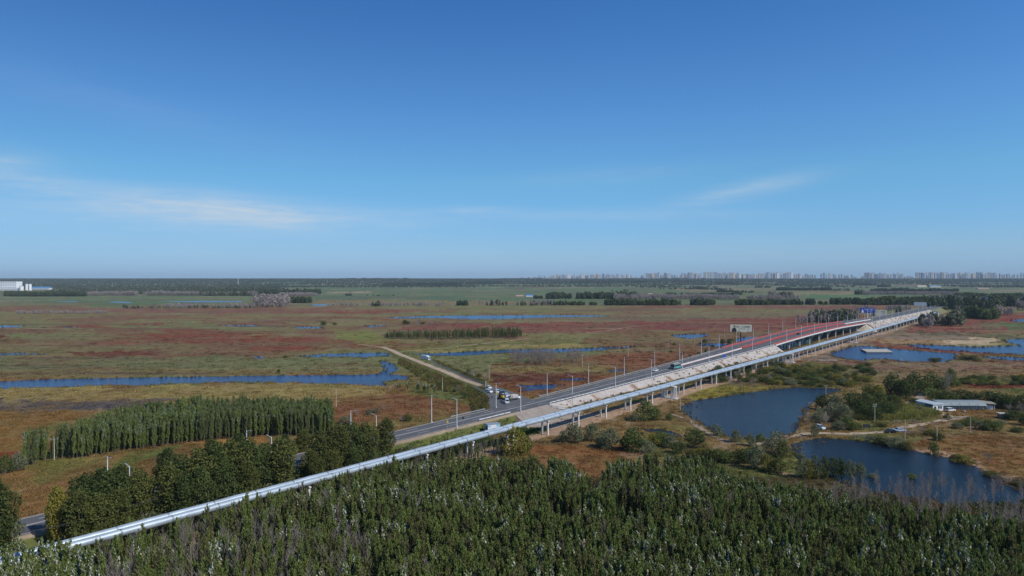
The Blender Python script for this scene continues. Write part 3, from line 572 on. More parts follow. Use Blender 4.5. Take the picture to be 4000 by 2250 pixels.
sY = sorted(set(round(v, 1) for v in sY if abs(v-343) > 6)); towers = [341, 486, 633, 785, 883]
for i, Y in enumerate(sY):
    k = sum(1 for y in sY if y < Y and y > 341) if Y > 341 else sum(1 for y in sY if Y < y < 341)
    lab = f'concrete pipe support, {nth(k+1)} '+('beyond' if Y > 341 else 'before')+' the nearest white frame tower'
    o = sup if not used else copy_tree(sup); used = True; a = math.atan2(1, .82438-2.63e-5*Y)
    o.location = PP(Y, 0, 0); o.rotation_euler = (0, 0, a); tag(o, lab, 'pipe support', 'concrete pipe supports')
def make_tower():
    r = empty('frame_tower', (0, 0, 0))
    for y in (-3.4, -1.7, 1.7, 3.4):
        for x in (-.9, .9): b = B(); b.box(x, y, .3, .5, .45, 5.4 if abs(y) > 2 else 4.7); obj('column', b.me('column', M_white if False else M_concL), r)
    b = B(); [b.box(0, y, 5.7, 2.5, 2.2, .5) for y in (-2.55, 2.55)]; obj('cap_slab', b.me('cap_slab', M_concL), r)
    b = B(); b.box(0, 0, -.1, 4.2, 9.5, .38); obj('base_slab', b.me('base_slab', M_conc), r); return r
tw = make_tower(); used = False
for i, Y in enumerate(towers):
    o = tw if not used else copy_tree(tw); used = True; a = math.atan2(1, .82438-2.63e-5*Y); o.location = PP(Y, -.6, 0); o.rotation_euler = (0, 0, a)
    tag(o, ['nearest white concrete frame tower under the pipeline, beside the big pond', 'white frame tower under the pipeline near the bridge end', 'white frame tower under the pipeline behind the right lake', 'white frame tower under the pipeline left of the bare trees', 'most distant white frame tower under the pipeline'][i], 'frame tower', 'frame towers under the pipeline')
b = B(); p = PP(1062, 0, 0); b.box(p[0], p[1], -.2, 3, 8, 8.2, math.atan2(1, .8)); tb = tag(obj('valve_house', b.me('valve_house', M_white)), 'small white valve house where the pipeline ends', 'valve house')
b2 = B(); b2.box(p[0], p[1], 8.0, 3.8, 9, .4, math.atan2(1, .8)); o = obj('roof', b2.me('roof', M_galv), tb)

# ------------------------------------------------------------------ text and billboards
def text_on(s, name, size, m, parent, loc, ex=.03, rz=None):
    cu = bpy.data.curves.new(name, 'FONT'); cu.body = s; cu.size = size; cu.extrude = ex; cu.align_x = 'CENTER'; cu.align_y = 'CENTER'; cu.materials.append(m)
    tmp = bpy.data.objects.new(name, cu); me = bpy.data.meshes.new_from_object(tmp); bpy.data.objects.remove(tmp); me.name = name; o = obj(name, me, parent, loc); o.rotation_euler = (math.pi/2, 0, 0); return o
def bill(loc, w_, h_, zc, face, frame, label, posts=(0,), rot=0.0, thick=1.1, pmat=M_dark):
    r = tag(empty('billboard', loc, rot), label, 'billboard'); b = B(); b.box(0, 0, zc-h_/2, w_, thick, h_); obj('panel', b.me('panel', face), r)
    b = B(); b.box(0, thick/2+.15, zc-h_/2-.15, w_+.3, .26, h_+.3); obj('frame', b.me('frame', frame), r)
    for x in posts: b = B(); b.tube([(x, 0, -.3), (x, 0, zc-h_/2)], .55 if len(posts) == 1 else .35, 12); obj('post', b.me('post', pmat), r)
    return r
M_bt = mat('billboard_tan', (.60, .58, .44), .6, var=.04); M_bb = mat('billboard_blue', (.035, .07, .38), .5, var=.05); M_bg = mat('billboard_grey', (.30, .34, .40), .7, var=.06); M_rust = mat('rusty_steel', (.10, .05, .035), .8, var=.2)
M_ink = mat('ink', (.03, .03, .035), .8); M_wink = mat('white_ink', (.78, .80, .86), .7); M_skin = mat('printed_skin', (.42, .26, .19), .7); M_bot = mat('printed_bottle', (.42, .46, .50), .6); M_redi = mat('red_ink', (.45, .06, .05), .7)
def portrait(r, x0, z0, k, y):           # the printed seated figure in dark clothes, a raised relief of 2 cm on the panel
    b = B(); b.prism([(x0-1.5*k, z0), (x0+1.5*k, z0), (x0+1.35*k, z0+1.3*k), (x0+1.0*k, z0+2.1*k), (x0+.35*k, z0+2.5*k), (x0-.35*k, z0+2.5*k), (x0-1.0*k, z0+2.1*k), (x0-1.35*k, z0+1.3*k)], y-.03, y-.001); obj('printed_jacket', b.me('printed_jacket', M_ink), r)
    b = B(); b.prism([(x0+.42*k*math.cos(a), z0+3.15*k+.62*k*math.sin(a)) for a in np.linspace(0, 2*math.pi, 14)[:-1]], y-.035, y-.002); obj('printed_face', b.me('printed_face', M_skin), r)
    b = B(); b.prism([(x0+.5*k*math.cos(a), z0+3.45*k+.55*k*math.sin(a)) for a in np.linspace(0, math.pi, 9)], y-.05, y-.0025); obj('printed_hair', b.me('printed_hair', M_ink), r)
def bottle(r, x0, z0, k, y):
    b = B(); P = [(-.55, 0), (.55, 0), (.6, 2.0), (.28, 2.7), (.25, 3.3), (-.25, 3.3), (-.28, 2.7), (-.6, 2.0)]; t = .3
    b.prism([(x0+(px*math.cos(t)+pz*math.sin(t))*k, z0+(-px*math.sin(t)+pz*math.cos(t))*k) for px, pz in P], y-.04, y-.002); obj('printed_bottle', b.me('printed_bottle', M_bot), r)
b1 = bill((*at(2895, 556)[:2], 0), 17.0, 6.0, 19.0, M_bt, M_rust, 'large tan billboard with a dark jacketed figure, left of the red bridge', rot=rad(-8), pmat=M_rust, posts=(0,))
portrait(b1, -5.4, 16.1, 1.35, -.55); text_on('世 第 一 二白领酒店', 'lettering', 1.35, M_ink, b1, (1.2, -.58, 20.2)); text_on('一切 只为 人生 精彩', 'lettering', .6, M_ink, b1, (.8, -.58, 18.6)); text_on('白金酒', 'lettering', .7, M_ink, b1, (-1.6, -.58, 16.7)); bottle(b1, 5.2, 16.2, 1.3, -.55)
b = B(); b.box(6.6, -.57, 16.05, 3.0, .02, .3); obj('red_stripe', b.me('red_stripe', M_redi), b1)
b2_ = bill((*at(3390, 896)[:2], 0), 17.8, 6.2, 17.4, M_bb, M_bb, 'deep blue billboard with white lettering behind the bridge end', rot=rad(-14), pmat=M_white)
text_on('大家门窗厂', 'lettering', 2.5, M_wink, b2_, (2.0, -.58, 18.4)); text_on('一 诚信 品质 服务 一', 'lettering', .9, M_wink, b2_, (2.2, -.58, 15.9))
b = B(); b.prism([(-7.6, 14.5), (-4.6, 14.5), (-4.8, 16.6), (-5.5, 17.6), (-5.6, 19), (-6.5, 19), (-6.7, 17.6), (-7.5, 16.6)], -.59, -.552); obj('printed_figure', b.me('printed_figure', M_wink), b2_)
b3 = bill((*at(3431, 960)[:2], 0), 21, 8.2, 10.6, M_bt, M_rust, 'second tan billboard with a dark jacketed figure, below the blue one', rot=rad(-14), posts=(-5, 5))
portrait(b3, -6.2, 6.5, 1.85, -.55); text_on('世 第 一 二白领酒店', 'lettering', 1.6, M_ink, b3, (2.4, -.58, 12.4)); bottle(b3, 6.4, 7.2, 1.7, -.55)
bill((*at(3595, 1119)[:2], 0), 18.9, 6.2, 17.2, M_bg, M_dark, 'grey backed billboard on two posts at the pipeline end', (-3.2, 4.0), rad(-10), pmat=M_galv)
bill((*at(3855, 1400)[:2], 0), 19, 6.5, 16.5, mat('billboard_faded_blue', (.06, .14, .42), .6, var=.1), M_dark, 'faded blue billboard among the dark trees at far right', (-3, 3), 0)
bill((*at(3954, 1500)[:2], 0), 12.4, 7, 19, M_bg, M_dark, 'small grey billboard above the trees at the right edge', (-2, 2), 0)

# ------------------------------------------------------------------ vehicles
M_glass = mat('dark_glass', (.02, .025, .03), .12, var=.02, spec=.6); M_tyre = mat('tyre', (.02, .02, .02), .9); M_rim = mat('wheel_rim', (.5, .5, .5), .3, .7); M_lampw = mat('headlight', (.7, .7, .68), .2); M_lampr = mat('tail_light', (.45, .02, .02), .3)
def paint(nm, c): return mat('paint_'+nm, c, .28, var=.03, spec=.5, coat=.6)
def car(name, col, loc, rz, label, kind='sedan', cat='car', group=None, L=4.6):
    r = tag(empty(name, loc, rz), label, cat, group); Wd = 1.8 if kind != 'van' else 1.75; m_ = paint(*col); b = B()
    prof = {'sedan': [(-.5, .3), (-.5, .85), (-.36, .98), (.22, .98), (.46, .78), (.5, .6), (.5, .3)], 'suv': [(-.5, .34), (-.5, 1.05), (.2, 1.08), (.46, .98), (.5, .7), (.5, .34)], 'van': [(-.5, .34), (-.5, 1.1), (.34, 1.1), (.47, 1.0), (.5, .7), (.5, .34)]}[kind]
    b.prism([(x*L, z) for x, z in prof][::-1], -Wd/2, Wd/2); obj('body', b.me('body', m_), r)
    top, c0, c1, t0, t1 = {'sedan': (1.45, -.36, .24, -.22, .08), 'suv': (1.72, -.49, .24, -.42, .1), 'van': (1.88, -.49, .40, -.46, .28)}[kind]; zb = .97 if kind == 'sedan' else 1.06
    b = B(); k = .86; b.hexa([(c0*L, -Wd/2*.95, zb), (c1*L, -Wd/2*.95, zb), (c1*L, Wd/2*.95, zb), (c0*L, Wd/2*.95, zb), (t0*L, -Wd/2*k, top-.06), (t1*L, -Wd/2*k, top-.06), (t1*L, Wd/2*k, top-.06), (t0*L, Wd/2*k, top-.06)]); obj('windows', b.me('windows', M_glass), r)
    b = B(); b.box((t0+t1)/2*L, 0, top-.062, (t1-t0)*L*1.03, Wd*k*1.03, .075)
    for x0, x1 in ((c0, t0), (c1, t1), ((c0+c1)/2, (t0+t1)/2)):
        for sy in (-1, 1): b.tube([(x0*L, sy*Wd/2*.955, zb), (x1*L, sy*Wd/2*.872, top-.04)], .055, 4)
    obj('roof', b.me('roof', m_), r)
    for x in (-.32*L, .32*L):
        for y in (-1, 1):
            w_ = B(); w_.tube([(x, y*(Wd/2-.1), .33), (x, y*(Wd/2+.04), .33)], .33, 14); q_ = obj('wheel', w_.me('wheel', M_tyre), r); w_ = B(); w_.tube([(x, y*(Wd/2+.03), .33), (x, y*(Wd/2+.06), .33)], .19, 10); obj('rim', w_.me('rim', M_rim), q_)
    for y in (-.62, .62):
        w_ = B(); w_.box(L/2-.02, y, .66, .1, .36, .14); obj('headlight', w_.me('headlight', M_lampw), r); w_ = B(); w_.box(-L/2+.01, y*1.05, .72, .08, .3, .18); obj('tail_light', w_.me('tail_light', M_lampr), r)
    return r
def gl(px, py, z): return (*G(px, py, z), z+.02)
WH, BK, SV = ('white', (.78, .79, .80)), ('black', (.012, .013, .016)), ('silver', (.45, .50, .60)); NV = ('navy', (.02, .035, .09))
dj = math.atan2(-1, .9)              # cars on the junction point to the road
car('parked_car', WH, gl(1910, 1517, 2.4), dj-.35, 'white sedan at the start of the dirt causeway', group='cars parked at the junction')
car('parked_car', WH, gl(1908, 1534, 2.7), dj+.1, 'white hatchback with large windscreen parked against the left verge', 'suv', group='cars parked at the junction', L=4.2)
car('parked_car', WH, gl(1943, 1534, 2.8), dj-.3, 'white sedan behind the dark car at the junction', group='cars parked at the junction')
car('parked_car', NV, gl(1962, 1541, 3.0), dj-.35, 'dark blue car between two white cars at the junction', 'suv', group='cars parked at the junction')
car('parked_car', WH, gl(1979, 1548, 3.1), dj-.3, 'white sedan in front of the dark car at the junction', group='cars parked at the junction')
car('parked_car', WH, gl(2015, 1556, 3.4), dj+.2, 'white sedan behind the loaded flatbed truck', 'suv', group='cars parked at the junction')
car('parked_van', WH, gl(1981, 1575, 3.45), dj-.7, 'white van beside the striped barrier facing the road', 'van', 'van', L=4.1)
car('car', WH, (*RP(397, 9.9)[:2], zr(397)+.02), RA+math.pi, 'white car behind the bus on the rising road')
car('car', BK, (*RP(607, 9.4)[:2], zr(607)+.02), RA, 'dark car alone on the red railed bridge')
car('parked_car', SV, gl(3515, 1686, 0), .1, 'silver sedan parked on the farm road', L=4.8); car('parked_car', BK, gl(3482, 1690, 0), .15, 'black sedan parked behind the silver one', L=4.6)
car('parked_car', ('pale_blue', (.5, .58, .68)), gl(3203, 1676, 0), -1.2, 'pale blue car under the willows between the two ponds', 'suv', L=4.2)
car('parked_car', WH, gl(3713, 1607, 0), .3, 'white and blue car in front of the long grey shed', 'suv', L=4.3)
car('car', WH, (*RP(900, 5)[:2], zr(900)+.02), RA, 'tiny white car on the road beyond the bridge')
def boxveh(name, loc, rz, label, cat, L, Wd, H, cb, cw, truck=False):
    r = tag(empty(name, loc, rz), label, cat); b = B()
    if truck:
        b.box(-.09*L, 0, .9, L*.78, Wd, H-.9); obj('cargo_box', b.me('cargo_box', cb), r); b = B(); b.box(.40*L, 0, .55, L*.18, Wd*.94, H*.62, 0, .93); c = obj('cab', b.me('cab', cb), r)
        b = B(); b.box(.495*L, 0, 1.45, .06, Wd*.8, .7); obj('windscreen', b.me('windscreen', cw), c)
    else:
        b.box(0, 0, .35, L, Wd, H-.35, 0, .96); obj('body', b.me('body', cb), r)
        for y in (-1, 1):
            for i in range(6): b = B(); b.box((-.4+.155*i)*L, y*(Wd/2*.985), 1.45, L*.135, .08, 1.0); obj('window', b.me('window', cw), r)
        for x in (-1, 1): b = B(); b.box(x*(L/2*.985), 0, 1.4, .1, Wd*.82, 1.15); obj('windscreen', b.me('windscreen', cw), r)
        for x in (-2, 1.6): b = B(); b.box(x, 0, H-.02, 2.0, 1.4, .24); obj('roof_unit', b.me('roof_unit', M_conc), r)
    for x in (-.3*L, .33*L):
        for y in (-1, 1): w_ = B(); w_.tube([(x, y*(Wd/2-.25), .48), (x, y*(Wd/2+.03), .48)], .48, 14); obj('wheel', w_.me('wheel', M_tyre), r)
    for y in (-.8, .8): b = B(); b.box(L/2*.99, y, .75, .08, .34, .2); obj('headlight', b.me('headlight', M_lampw), r)
    return r
bus = boxveh('bus', (*RP(411, 5.6)[:2], zr(411)+.02), RA, 'grey green city bus driving up to the bridge', 'bus', 9.6, 2.5, 3.1, mat('bus_paint', (.22, .27, .26), .4), M_glass)
b = B(); b.box(0, -1.22, .5, 5.6, .1, .85); obj('side_advert', b.me('side_advert', mat('teal_print', (.05, .42, .45), .5)), bus)
boxveh('box_truck', gl(1662, 1407, 1.6), dj+.12, 'light blue box truck parked on the dirt causeway', 'truck', 8.2, 2.4, 3.5, mat('truck_paint', (.52, .60, .66), .4), M_glass, True)
ft = tag(empty('flatbed_truck', gl(2000, 1561, 3.45), math.pi+.25), 'white flatbed truck loaded with pale sacks at the junction', 'truck')
b = B(); b.box(-.6, 0, .75, 4.2, 2.0, .25); [b.box(-.6, y, 1.0, 4.2, .08, .5) for y in (-.98, .98)]; obj('cargo_bed', b.me('cargo_bed', M_conc), ft)
b = B(); b.box(-2.9+.0, 0, .55, 0.02, .02, .02); b.box(2.2, 0, .5, 1.5, 1.9, 1.6, 0, .9); cab = obj('cab', b.me('cab', paint(*WH)), ft); b = B(); b.box(2.93, 0, 1.25, .06, 1.6, .6); obj('windscreen', b.me('windscreen', M_glass), cab)
b = B(); [b.box(-2.2+.85*i, .45*(-1)**j, 1.0+.42*k, .8, .85, .42, .1*i, .85) for i in range(4) for j in (0, 1) for k in range(3)]; obj('load', b.me('load', mat('sacks', (.62, .56, .50), .9, var=.25, scale=2)), ft)
for x in (-2.0, 2.1):
    for y in (-1, 1): w_ = B(); w_.tube([(x, y*.8, .4), (x, y*1.02, .4)], .4, 12); obj('wheel', w_.me('wheel', M_tyre), ft)
ex = tag(empty('backhoe', gl(1957, 1561, 3.1), 2.6), 'small yellow armed wheeled digger standing at the junction', 'digger'); M_yel = mat('digger_yellow', (.62, .40, .04), .5)
b = B(); b.box(0, 0, .6, 2.8, 1.7, .55, 0, .95); obj('chassis', b.me('chassis', M_dark), ex)
b = B(); b.box(-.9, 0, 1.1, 1.3, 1.4, .8, 0, .85); obj('engine_cover', b.me('engine_cover', M_yel), ex)
b = B(); b.box(.3, 0, 1.15, 1.1, 1.2, 1.45, 0, .88); obj('cab', b.me('cab', M_glass), ex)
b = B(); b.tube([(.9, 0, 1.3), (2.6, .3, 3.6), (3.9, .5, 3.2)], [.2, .17, .13], 6); b.tube([(3.9, .5, 3.2), (4.6, .6, 1.2)], [.14, .1], 6); obj('boom', b.me('boom', M_yel), ex)
b = B(); b.box(4.55, .6, .6, .6, .7, .7, 0, .7); obj('bucket', b.me('bucket', M_dark), ex)
for x in (-1.0, 1.0):
    for y in (-1, 1): w_ = B(); w_.tube([(x, y*.7, .5), (x, y*1.0, .5)], .5, 12); obj('wheel', w_.me('wheel', M_tyre), ex)
fk = tag(empty('forklift', gl(1991, 1566, 3.2), -.6), 'dark loader with an upright frame beside the white van', 'loader')
b = B(); b.box(0, 0, .35, 1.9, 1.2, .8, 0, .9); obj('body', b.me('body', M_yel if False else mat('olive_paint', (.16, .15, .05), .6)), fk); b = B()
for x, y in ((-.5, -.5), (-.5, .5), (.5, -.5), (.5, .5)): b.tube([(x, y, 1.1), (x, y, 2.2)], .05, 5)
b.box(0, 0, 2.2, 1.2, 1.2, .08); obj('roof_guard', b.me('roof_guard', M_dark), fk); b = B(); [b.box(1.1, y, .1, .12, .12, 2.6) for y in (-.4, .4)]; b.box(1.6, 0, .25, 1.0, .8, .08); obj('mast', b.me('mast', M_dark), fk)
for x in (-.65, .65):
    for y in (-1, 1): w_ = B(); w_.tube([(x, y*.45, .33), (x, y*.65, .33)], .33, 10); obj('wheel', w_.me('wheel', M_tyre), fk)
def rider(loc, rz, lab1, lab2, jacket):
    m_ = tag(empty('scooter', loc, rz), lab1, 'scooter'); b = B(); b.box(0, 0, .38, .9, .28, .16); b.box(-.45, 0, .5, .7, .3, .28, 0, .8); b.hexa([(.42, -.16, .3), (.62, -.16, .3), (.62, .16, .3), (.42, .16, .3), (.52, -.14, .95), (.62, -.14, .95), (.62, .14, .95), (.52, .14, .95)]); obj('body', b.me('body', M_dark), m_)
    b = B(); b.box(-.35, 0, .782, .72, .27, .09); obj('seat', b.me('seat', M_ink), m_); b = B(); b.tube([(.55, -.32, 1.08), (.58, 0, 1.0), (.55, .32, 1.08)], .03, 6); obj('handlebar', b.me('handlebar', M_galv), m_)
    for x in (-.62, .7): w_ = B(); w_.tube([(x, -.06, .26), (x, .06, .26)], .26, 12); obj('wheel', w_.me('wheel', M_tyre), m_)
    V = [(-.3, 0, .92), (-.27, 0, 1.12), (-.22, 0, 1.36), (-.2, 0, 1.48), (-.18, 0, 1.62), (-.2, .19, 1.4), (-.05, .3, 1.18), (.3, .3, 1.14), (-.2, -.19, 1.4), (-.05, -.3, 1.18), (.3, -.3, 1.14), (-.28, .11, .9), (.12, .15, .86), (.2, .13, .52), (.34, .13, .5), (-.28, -.11, .9), (.12, -.15, .86), (.2, -.13, .52), (.34, -.13, .5)]
    Ed = [(0, 1), (1, 2), (2, 3), (3, 4), (2, 5), (5, 6), (6, 7), (2, 8), (8, 9), (9, 10), (0, 11), (11, 12), (12, 13), (13, 14), (0, 15), (15, 16), (16, 17), (17, 18)]; Rr = [.15, .16, .17, .065, .10, .075, .055, .04, .075, .055, .04, .1, .08, .055, .05, .1, .08, .055, .05]
    me = bpy.data.meshes.new('person'); me.from_pydata(V, Ed, []); p = bpy.data.objects.new('person', me); COL.objects.link(p); p.modifiers.new('skin', 'SKIN'); sv2 = me.skin_vertices[0].data
    for i_, q_ in enumerate(Rr): sv2[i_].radius = (q_, q_)
    sv2[0].use_root = True; su = p.modifiers.new('sub', 'SUBSURF'); su.levels = 1; su.render_levels = 1; me.materials.append(jacket); p.location = loc; p.rotation_euler = (0, 0, rz); tag(p, lab2, 'person')
    b = B(); b.tube([(-.17, 0, 1.5), (-.17, 0, 1.6), (-.17, 0, 1.72), (-.17, 0, 1.78)], [.08, .125, .11, .03], 10); obj('helmet', b.me('helmet', M_redi), p)
rider(gl(2261, 1597, 0), RA, 'scooter on the dirt strip beside the pipeline', 'person in a pale jacket riding the scooter on the dirt strip', mat('pale_cloth', (.5, .46, .42), .9)); rider((*RP(531, 1.6)[:2], zr(531)+.02), RA, 'dark scooter at the near end of the bridge', 'person in dark clothes riding the scooter at the bridge end', mat('dark_cloth', (.03, .03, .04), .9))
# striped barrier boards at the junction
def bar0(loc, rz, lab):
    r = tag(empty('barrier_board', loc, rz), lab, 'barrier', 'striped barrier boards'); b = B(); b.box(0, 0, .25, 1.15, .1, .85); obj('board', b.me('board', M_white), r)
    b = B(); [b.hexa([(x-.12, -.08, .25), (x+.08, -.08, .25), (x+.08, .08, .25), (x-.12, .08, .25), (x+.1, -.08, 1.1), (x+.3, -.08, 1.1), (x+.3, .08, 1.1), (x+.1, .08, 1.1)]) for x in (-.42, -.05, .3)]; obj('black_stripes', b.me('black_stripes', M_ink), r)
    b = B(); [b.box(x, 0, 0, .08, .5, .26) for x in (-.45, .45)]; obj('feet', b.me('feet', M_dark), r); return r
b0 = bar0(gl(1956, 1569, 3.4), -.9, 'striped barrier board nearest the digger')
for i, (x, y) in enumerate(((1960, 1572), (1964, 1575), (1968, 1578), (1973, 1581))): copy_tree(b0, gl(x, y, 3.5), -.9, label=f'striped barrier board, {nth(i+2)} from the digger towards the road')

# ------------------------------------------------------------------ portable cabin
cb = tag(empty('portable_cabin', gl(1924, 1685, 1.0), RA-.42), 'white portable cabin with grey roof between the road and the pipeline', 'cabin')
b = B(); b.box(0, 0, .15, 5.2, 2.5, 2.75); obj('wall', b.me('wall', mat('cabin_white', (.74, .76, .80), .5, var=.05)), cb)
b = B(); b.box(0, 0, 2.902, 5.4, 2.7, .18); obj('roof', b.me('roof', mat('cabin_roof', (.25, .29, .36), .6)), cb)
b = B(); [b.box(x, y, .12, .16, .16, 2.78) for x in (-2.57, 2.57) for y in (-1.22, 1.22)]; obj('corner_posts', b.me('corner_posts', mat('cabin_blue', (.10, .18, .32), .5)), cb)
b = B(); b.box(-2.62, -.45, .2, .06, .85, 2.05); obj('door', b.me('door', M_ink), cb); b = B(); b.box(-2.62, .55, 1.2, .06, .7, .95); wn = obj('window', b.me('window', M_glass), cb)
b = B(); [b.box(-2.66, .55+d, 1.15, .05, .07, 1.05) for d in (-.37, 0, .37)]; obj('window_frame', b.me('window_frame', M_white), wn)
b = B(); b.prism([(-2.4, 2.0), (-1.3, 2.0), (-1.1, 2.6), (-2.4, 2.6)], -1.27, -1.252); b.prism([(1.2, 2.0), (2.3, 1.9), (2.3, 2.8), (.9, 2.8)], -1.27, -1.252); obj('blue_print', b.me('blue_print', mat('cabin_print', (.25, .55, .68), .5)), cb)

# ------------------------------------------------------------------ concrete pipes in the lake, beam on the shore
M_cp = mat('weathered_concrete', (.38, .36, .31), .85, var=.25, scale=.6, bump=.3); pdir = rad(1)
cpipe = None
for i in range(5):
    loc = (*G(3366+i*4.2, 1369.8+i*2.0, 0), .1)
    if cpipe is None:
        cpipe = empty('concrete_pipe', loc, pdir); b = B(); n_ = 16
        for k in range(n_):
            a0, a1 = 2*math.pi*k/n_, 2*math.pi*(k+1)/n_
            for (r0, x0, r1, x1) in ((.75, 0, .75, 21), (.75, 21, .6, 21), (.6, 0, .75, 0)): b.quad([(x0, r0*math.cos(a0), .45+r0*math.sin(a0)), (x1, r1*math.cos(a0), .45+r1*math.sin(a0)), (x1, r1*math.cos(a1), .45+r1*math.sin(a1)), (x0, r0*math.cos(a1), .45+r0*math.sin(a1))])
        obj('shell', b.me('shell', M_cp), cpipe); b = B(); b.tube([(-.9, 0, .45), (.3, 0, .45)], .5, 12); obj('dark_opening', b.me('dark_opening', M_ink), cpipe); o = cpipe  # black tube end stands for the shade inside the pipe's open mouth
    else: o = copy_tree(cpipe, loc, pdir)
    tag(o, ['hindmost', 'second', 'middle', 'fourth', 'foremost'][i]+' of the five long concrete pipes lying in the right lake', 'concrete pipe', 'concrete pipes in the lake')
b = B(); p = G(3232, 1409); b.box(p[0], p[1], -.05, 14, 1.2, .7, .05); tag(obj('concrete_beam', b.me('concrete_beam', M_cp)), 'pale concrete beam lying on the shore left of the lake', 'beam')

# ------------------------------------------------------------------ utility poles
M_pole = mat('pole_concrete', (.50, .46, .38), .85, var=.15)
def upole(px, py, h, lab, arms=1, z=0.0, lean=0.0, m_=M_pole, r_=.16):
    r = tag(empty('utility_pole', (*G(px, py, z), z)), lab, 'utility pole', 'concrete utility poles'); b = B(); b.tube([(0, 0, -.3), (lean, 0, h)], [r_, r_*.65], 8); obj('pole', b.me('pole', m_), r)
    for k in range(arms): b = B(); b.box(lean, 0, h-.35-.8*k, 2.0, .1, .1, .3); c = obj('crossarm', b.me('crossarm', M_galv), r); b = B(); [b.tube([(lean+x*math.cos(.3), x*math.sin(.3), h-.24-.8*k), (lean+x*math.cos(.3), x*math.sin(.3), h+.0-.8*k)], .07, 6) for x in (-.9, 0, .9)]; obj('insulators', b.me('insulators', M_white), c)
    return r
UP = {}
for k, (px, py, h, lab, arms, z) in enumerate([(754, 2010, 8.2, 'utility pole against the dark trees left of the pipeline', 1, 0), (1466, 1812, 7.5, 'pale utility pole at the right end of the dark roadside trees', 1, 0), (212, 1797, 7.2, 'utility pole before the left poplar plantation', 1, 0), (1728, 1527, 7.3, 'thin utility pole in the grass left of the causeway', 0, 0), (1911, 1481, 8.2, 'dark topped utility pole right of the causeway fence', 1, 0), (1313, 1590, 8.5, 'utility pole rising above the poplar plantation end', 0, 0),
  (2275, 1431, 7.8, 'utility pole in the red grass beside the bare bushes', 1, 0), (2454, 1395, 9, 'utility pole beside the channel', 0, 0), (2610, 1359, 6.5, 'short utility pole below the marsh pool', 0, 0), (2713, 1348, 9.5, 'utility pole just right of the marsh pool', 0, 0), (2831, 1322, 8.5, 'utility pole left of the tan billboard', 0, 0), (3417, 1647, 7.5, 'utility pole with crossarms in the corn patch', 2, 0), (3226, 1556, 6.5, 'utility pole at the tip of the big pond', 1, 0), (3535, 1715, 7.2, 'dark post right of the silver sedan', 0, 0), (3660, 1722, 5.2, 'broken concrete post beside the green shrub', 0, 0), (3791, 1690, 6.0, 'thin post in the grass right of the farm road', 0, 0), (2657, 1606, 7.0, 'pale post on the shore of the big pond', 0, 0), (2237, 1597, 7.5, 'thin pole beside the dirt ramp', 1, 0), (3520, 1412, 3.0, 'dark stake standing in the right lake', 0, 0), (3440, 1290, 12, 'dark double pole beside the far abutment', 1, 0)]):
    UP[k] = upole(px, py, h, lab, arms, z)
b = B()
for (a, c) in ((0, (-20, -34)), (0, (30, 30)),):
    pa = Vector(UP[a].location)+Vector((0, 0, 7.9)); pc = pa+Vector((c[0], c[1], 0))
    if a == 0 and c[0] > 0: pc = Vector(UP[1].location)+Vector((0, 0, 7.2))
    for o_ in (-.9, 0, .9): b.tube([pa.lerp(pc, t)+Vector((o_*.9, o_*.3, -2.2*4*t*(1-t)*.6)) for t in np.linspace(0, 1, 12)], .025, 4, cap=False)
tag(obj('power_line', b.me('power_line', M_dark)), 'thin sagging wires between the roadside utility poles', 'power line')
def sign(px, s_, wv, lab, tri):
    p = RP(s_, wv); r = tag(empty('road_sign', p), lab, 'road sign'); b = B(); b.tube([(0, 0, -.2), (0, 0, 3.0)], .06, 6); obj('post', b.me('post', M_galv), r)
    b = B(); P = [(-.55, 2.6), (.55, 2.6), (0, 3.6)] if tri else [(.5*math.cos(a), 3.0+.5*math.sin(a)) for a in np.linspace(0, 2*math.pi, 13)[:-1]]; b.prism(P, -.07, -.03); obj('plate', b.me('plate', mat('sign_yellow', (.7, .5, .05), .5) if tri else M_dark), r)
sign(0, 254, -.9, 'yellow triangular warning sign on the near verge', True); sign(0, 260.5, -.9, 'dark backed round sign beside the lamp post', False)
r = tag(empty('direction_sign', RP(456, -.9)), 'blue direction sign plate on the near embankment edge', 'road sign'); b = B(); [b.tube([(x, 0, -.3), (x, 0, 1.4)], .06, 6) for x in (-.8, .8)]; obj('posts', b.me('posts', M_galv), r); b = B(); b.box(0, 0, 1.2, 2.6, .08, 1.7); obj('plate', b.me('plate', mat('sign_blue', (.05, .14, .48), .5)), r)

# ------------------------------------------------------------------ mesh fences along the causeway
def fence(pts, h, lab, off=3.4):
    P = [Vector((*G(x, y, z), z)) for x, y, z in pts]; root = tag(empty('mesh_fence', P[0]), lab, 'fence'); L0 = P[0].copy(); po = B(); wi = B(); Q = []
    for a, c in zip(P[:-1], P[1:]): n_ = max(1, int((c-a).length/2.6)); Q += [a.lerp(c, i/n_) for i in range(n_)]
    Q.append(P[-1])
    for i, p in enumerate(Q):
        q_ = p-L0; po.tube([q_+Vector((0, 0, -1.4)), q_+Vector((0, 0, h))], .055, 4)
        if i:
            o_ = Q[i-1]-L0
            for k in range(7): z = .1+(h-.15)*k/6; wi.tube([o_+Vector((0, 0, z)), q_+Vector((0, 0, z))], .022, 3, cap=False)
            for k in range(1, 7): t = o_.lerp(q_, k/7); wi.tube([t+Vector((0, 0, .1)), t+Vector((0, 0, h-.1))], .016, 3, cap=False)
    tag(obj('fence_posts', po.me('fence_posts', mat('fence_steel', (.36, .38, .38), .6, .3)), root), kind='stuff'); obj('fence_mesh', wi.me('fence_mesh', mat('fence_steel', (.36, .38, .38), .6, .3)), root)
fence([(1905,1510,2),(1860,1496,1.8),(1810,1476,1.7),(1760,1452,1.6),(1710,1430,1.5),(1680,1413,1.5)], 2.0, 'long grey mesh fence on the right edge of the dirt causeway')
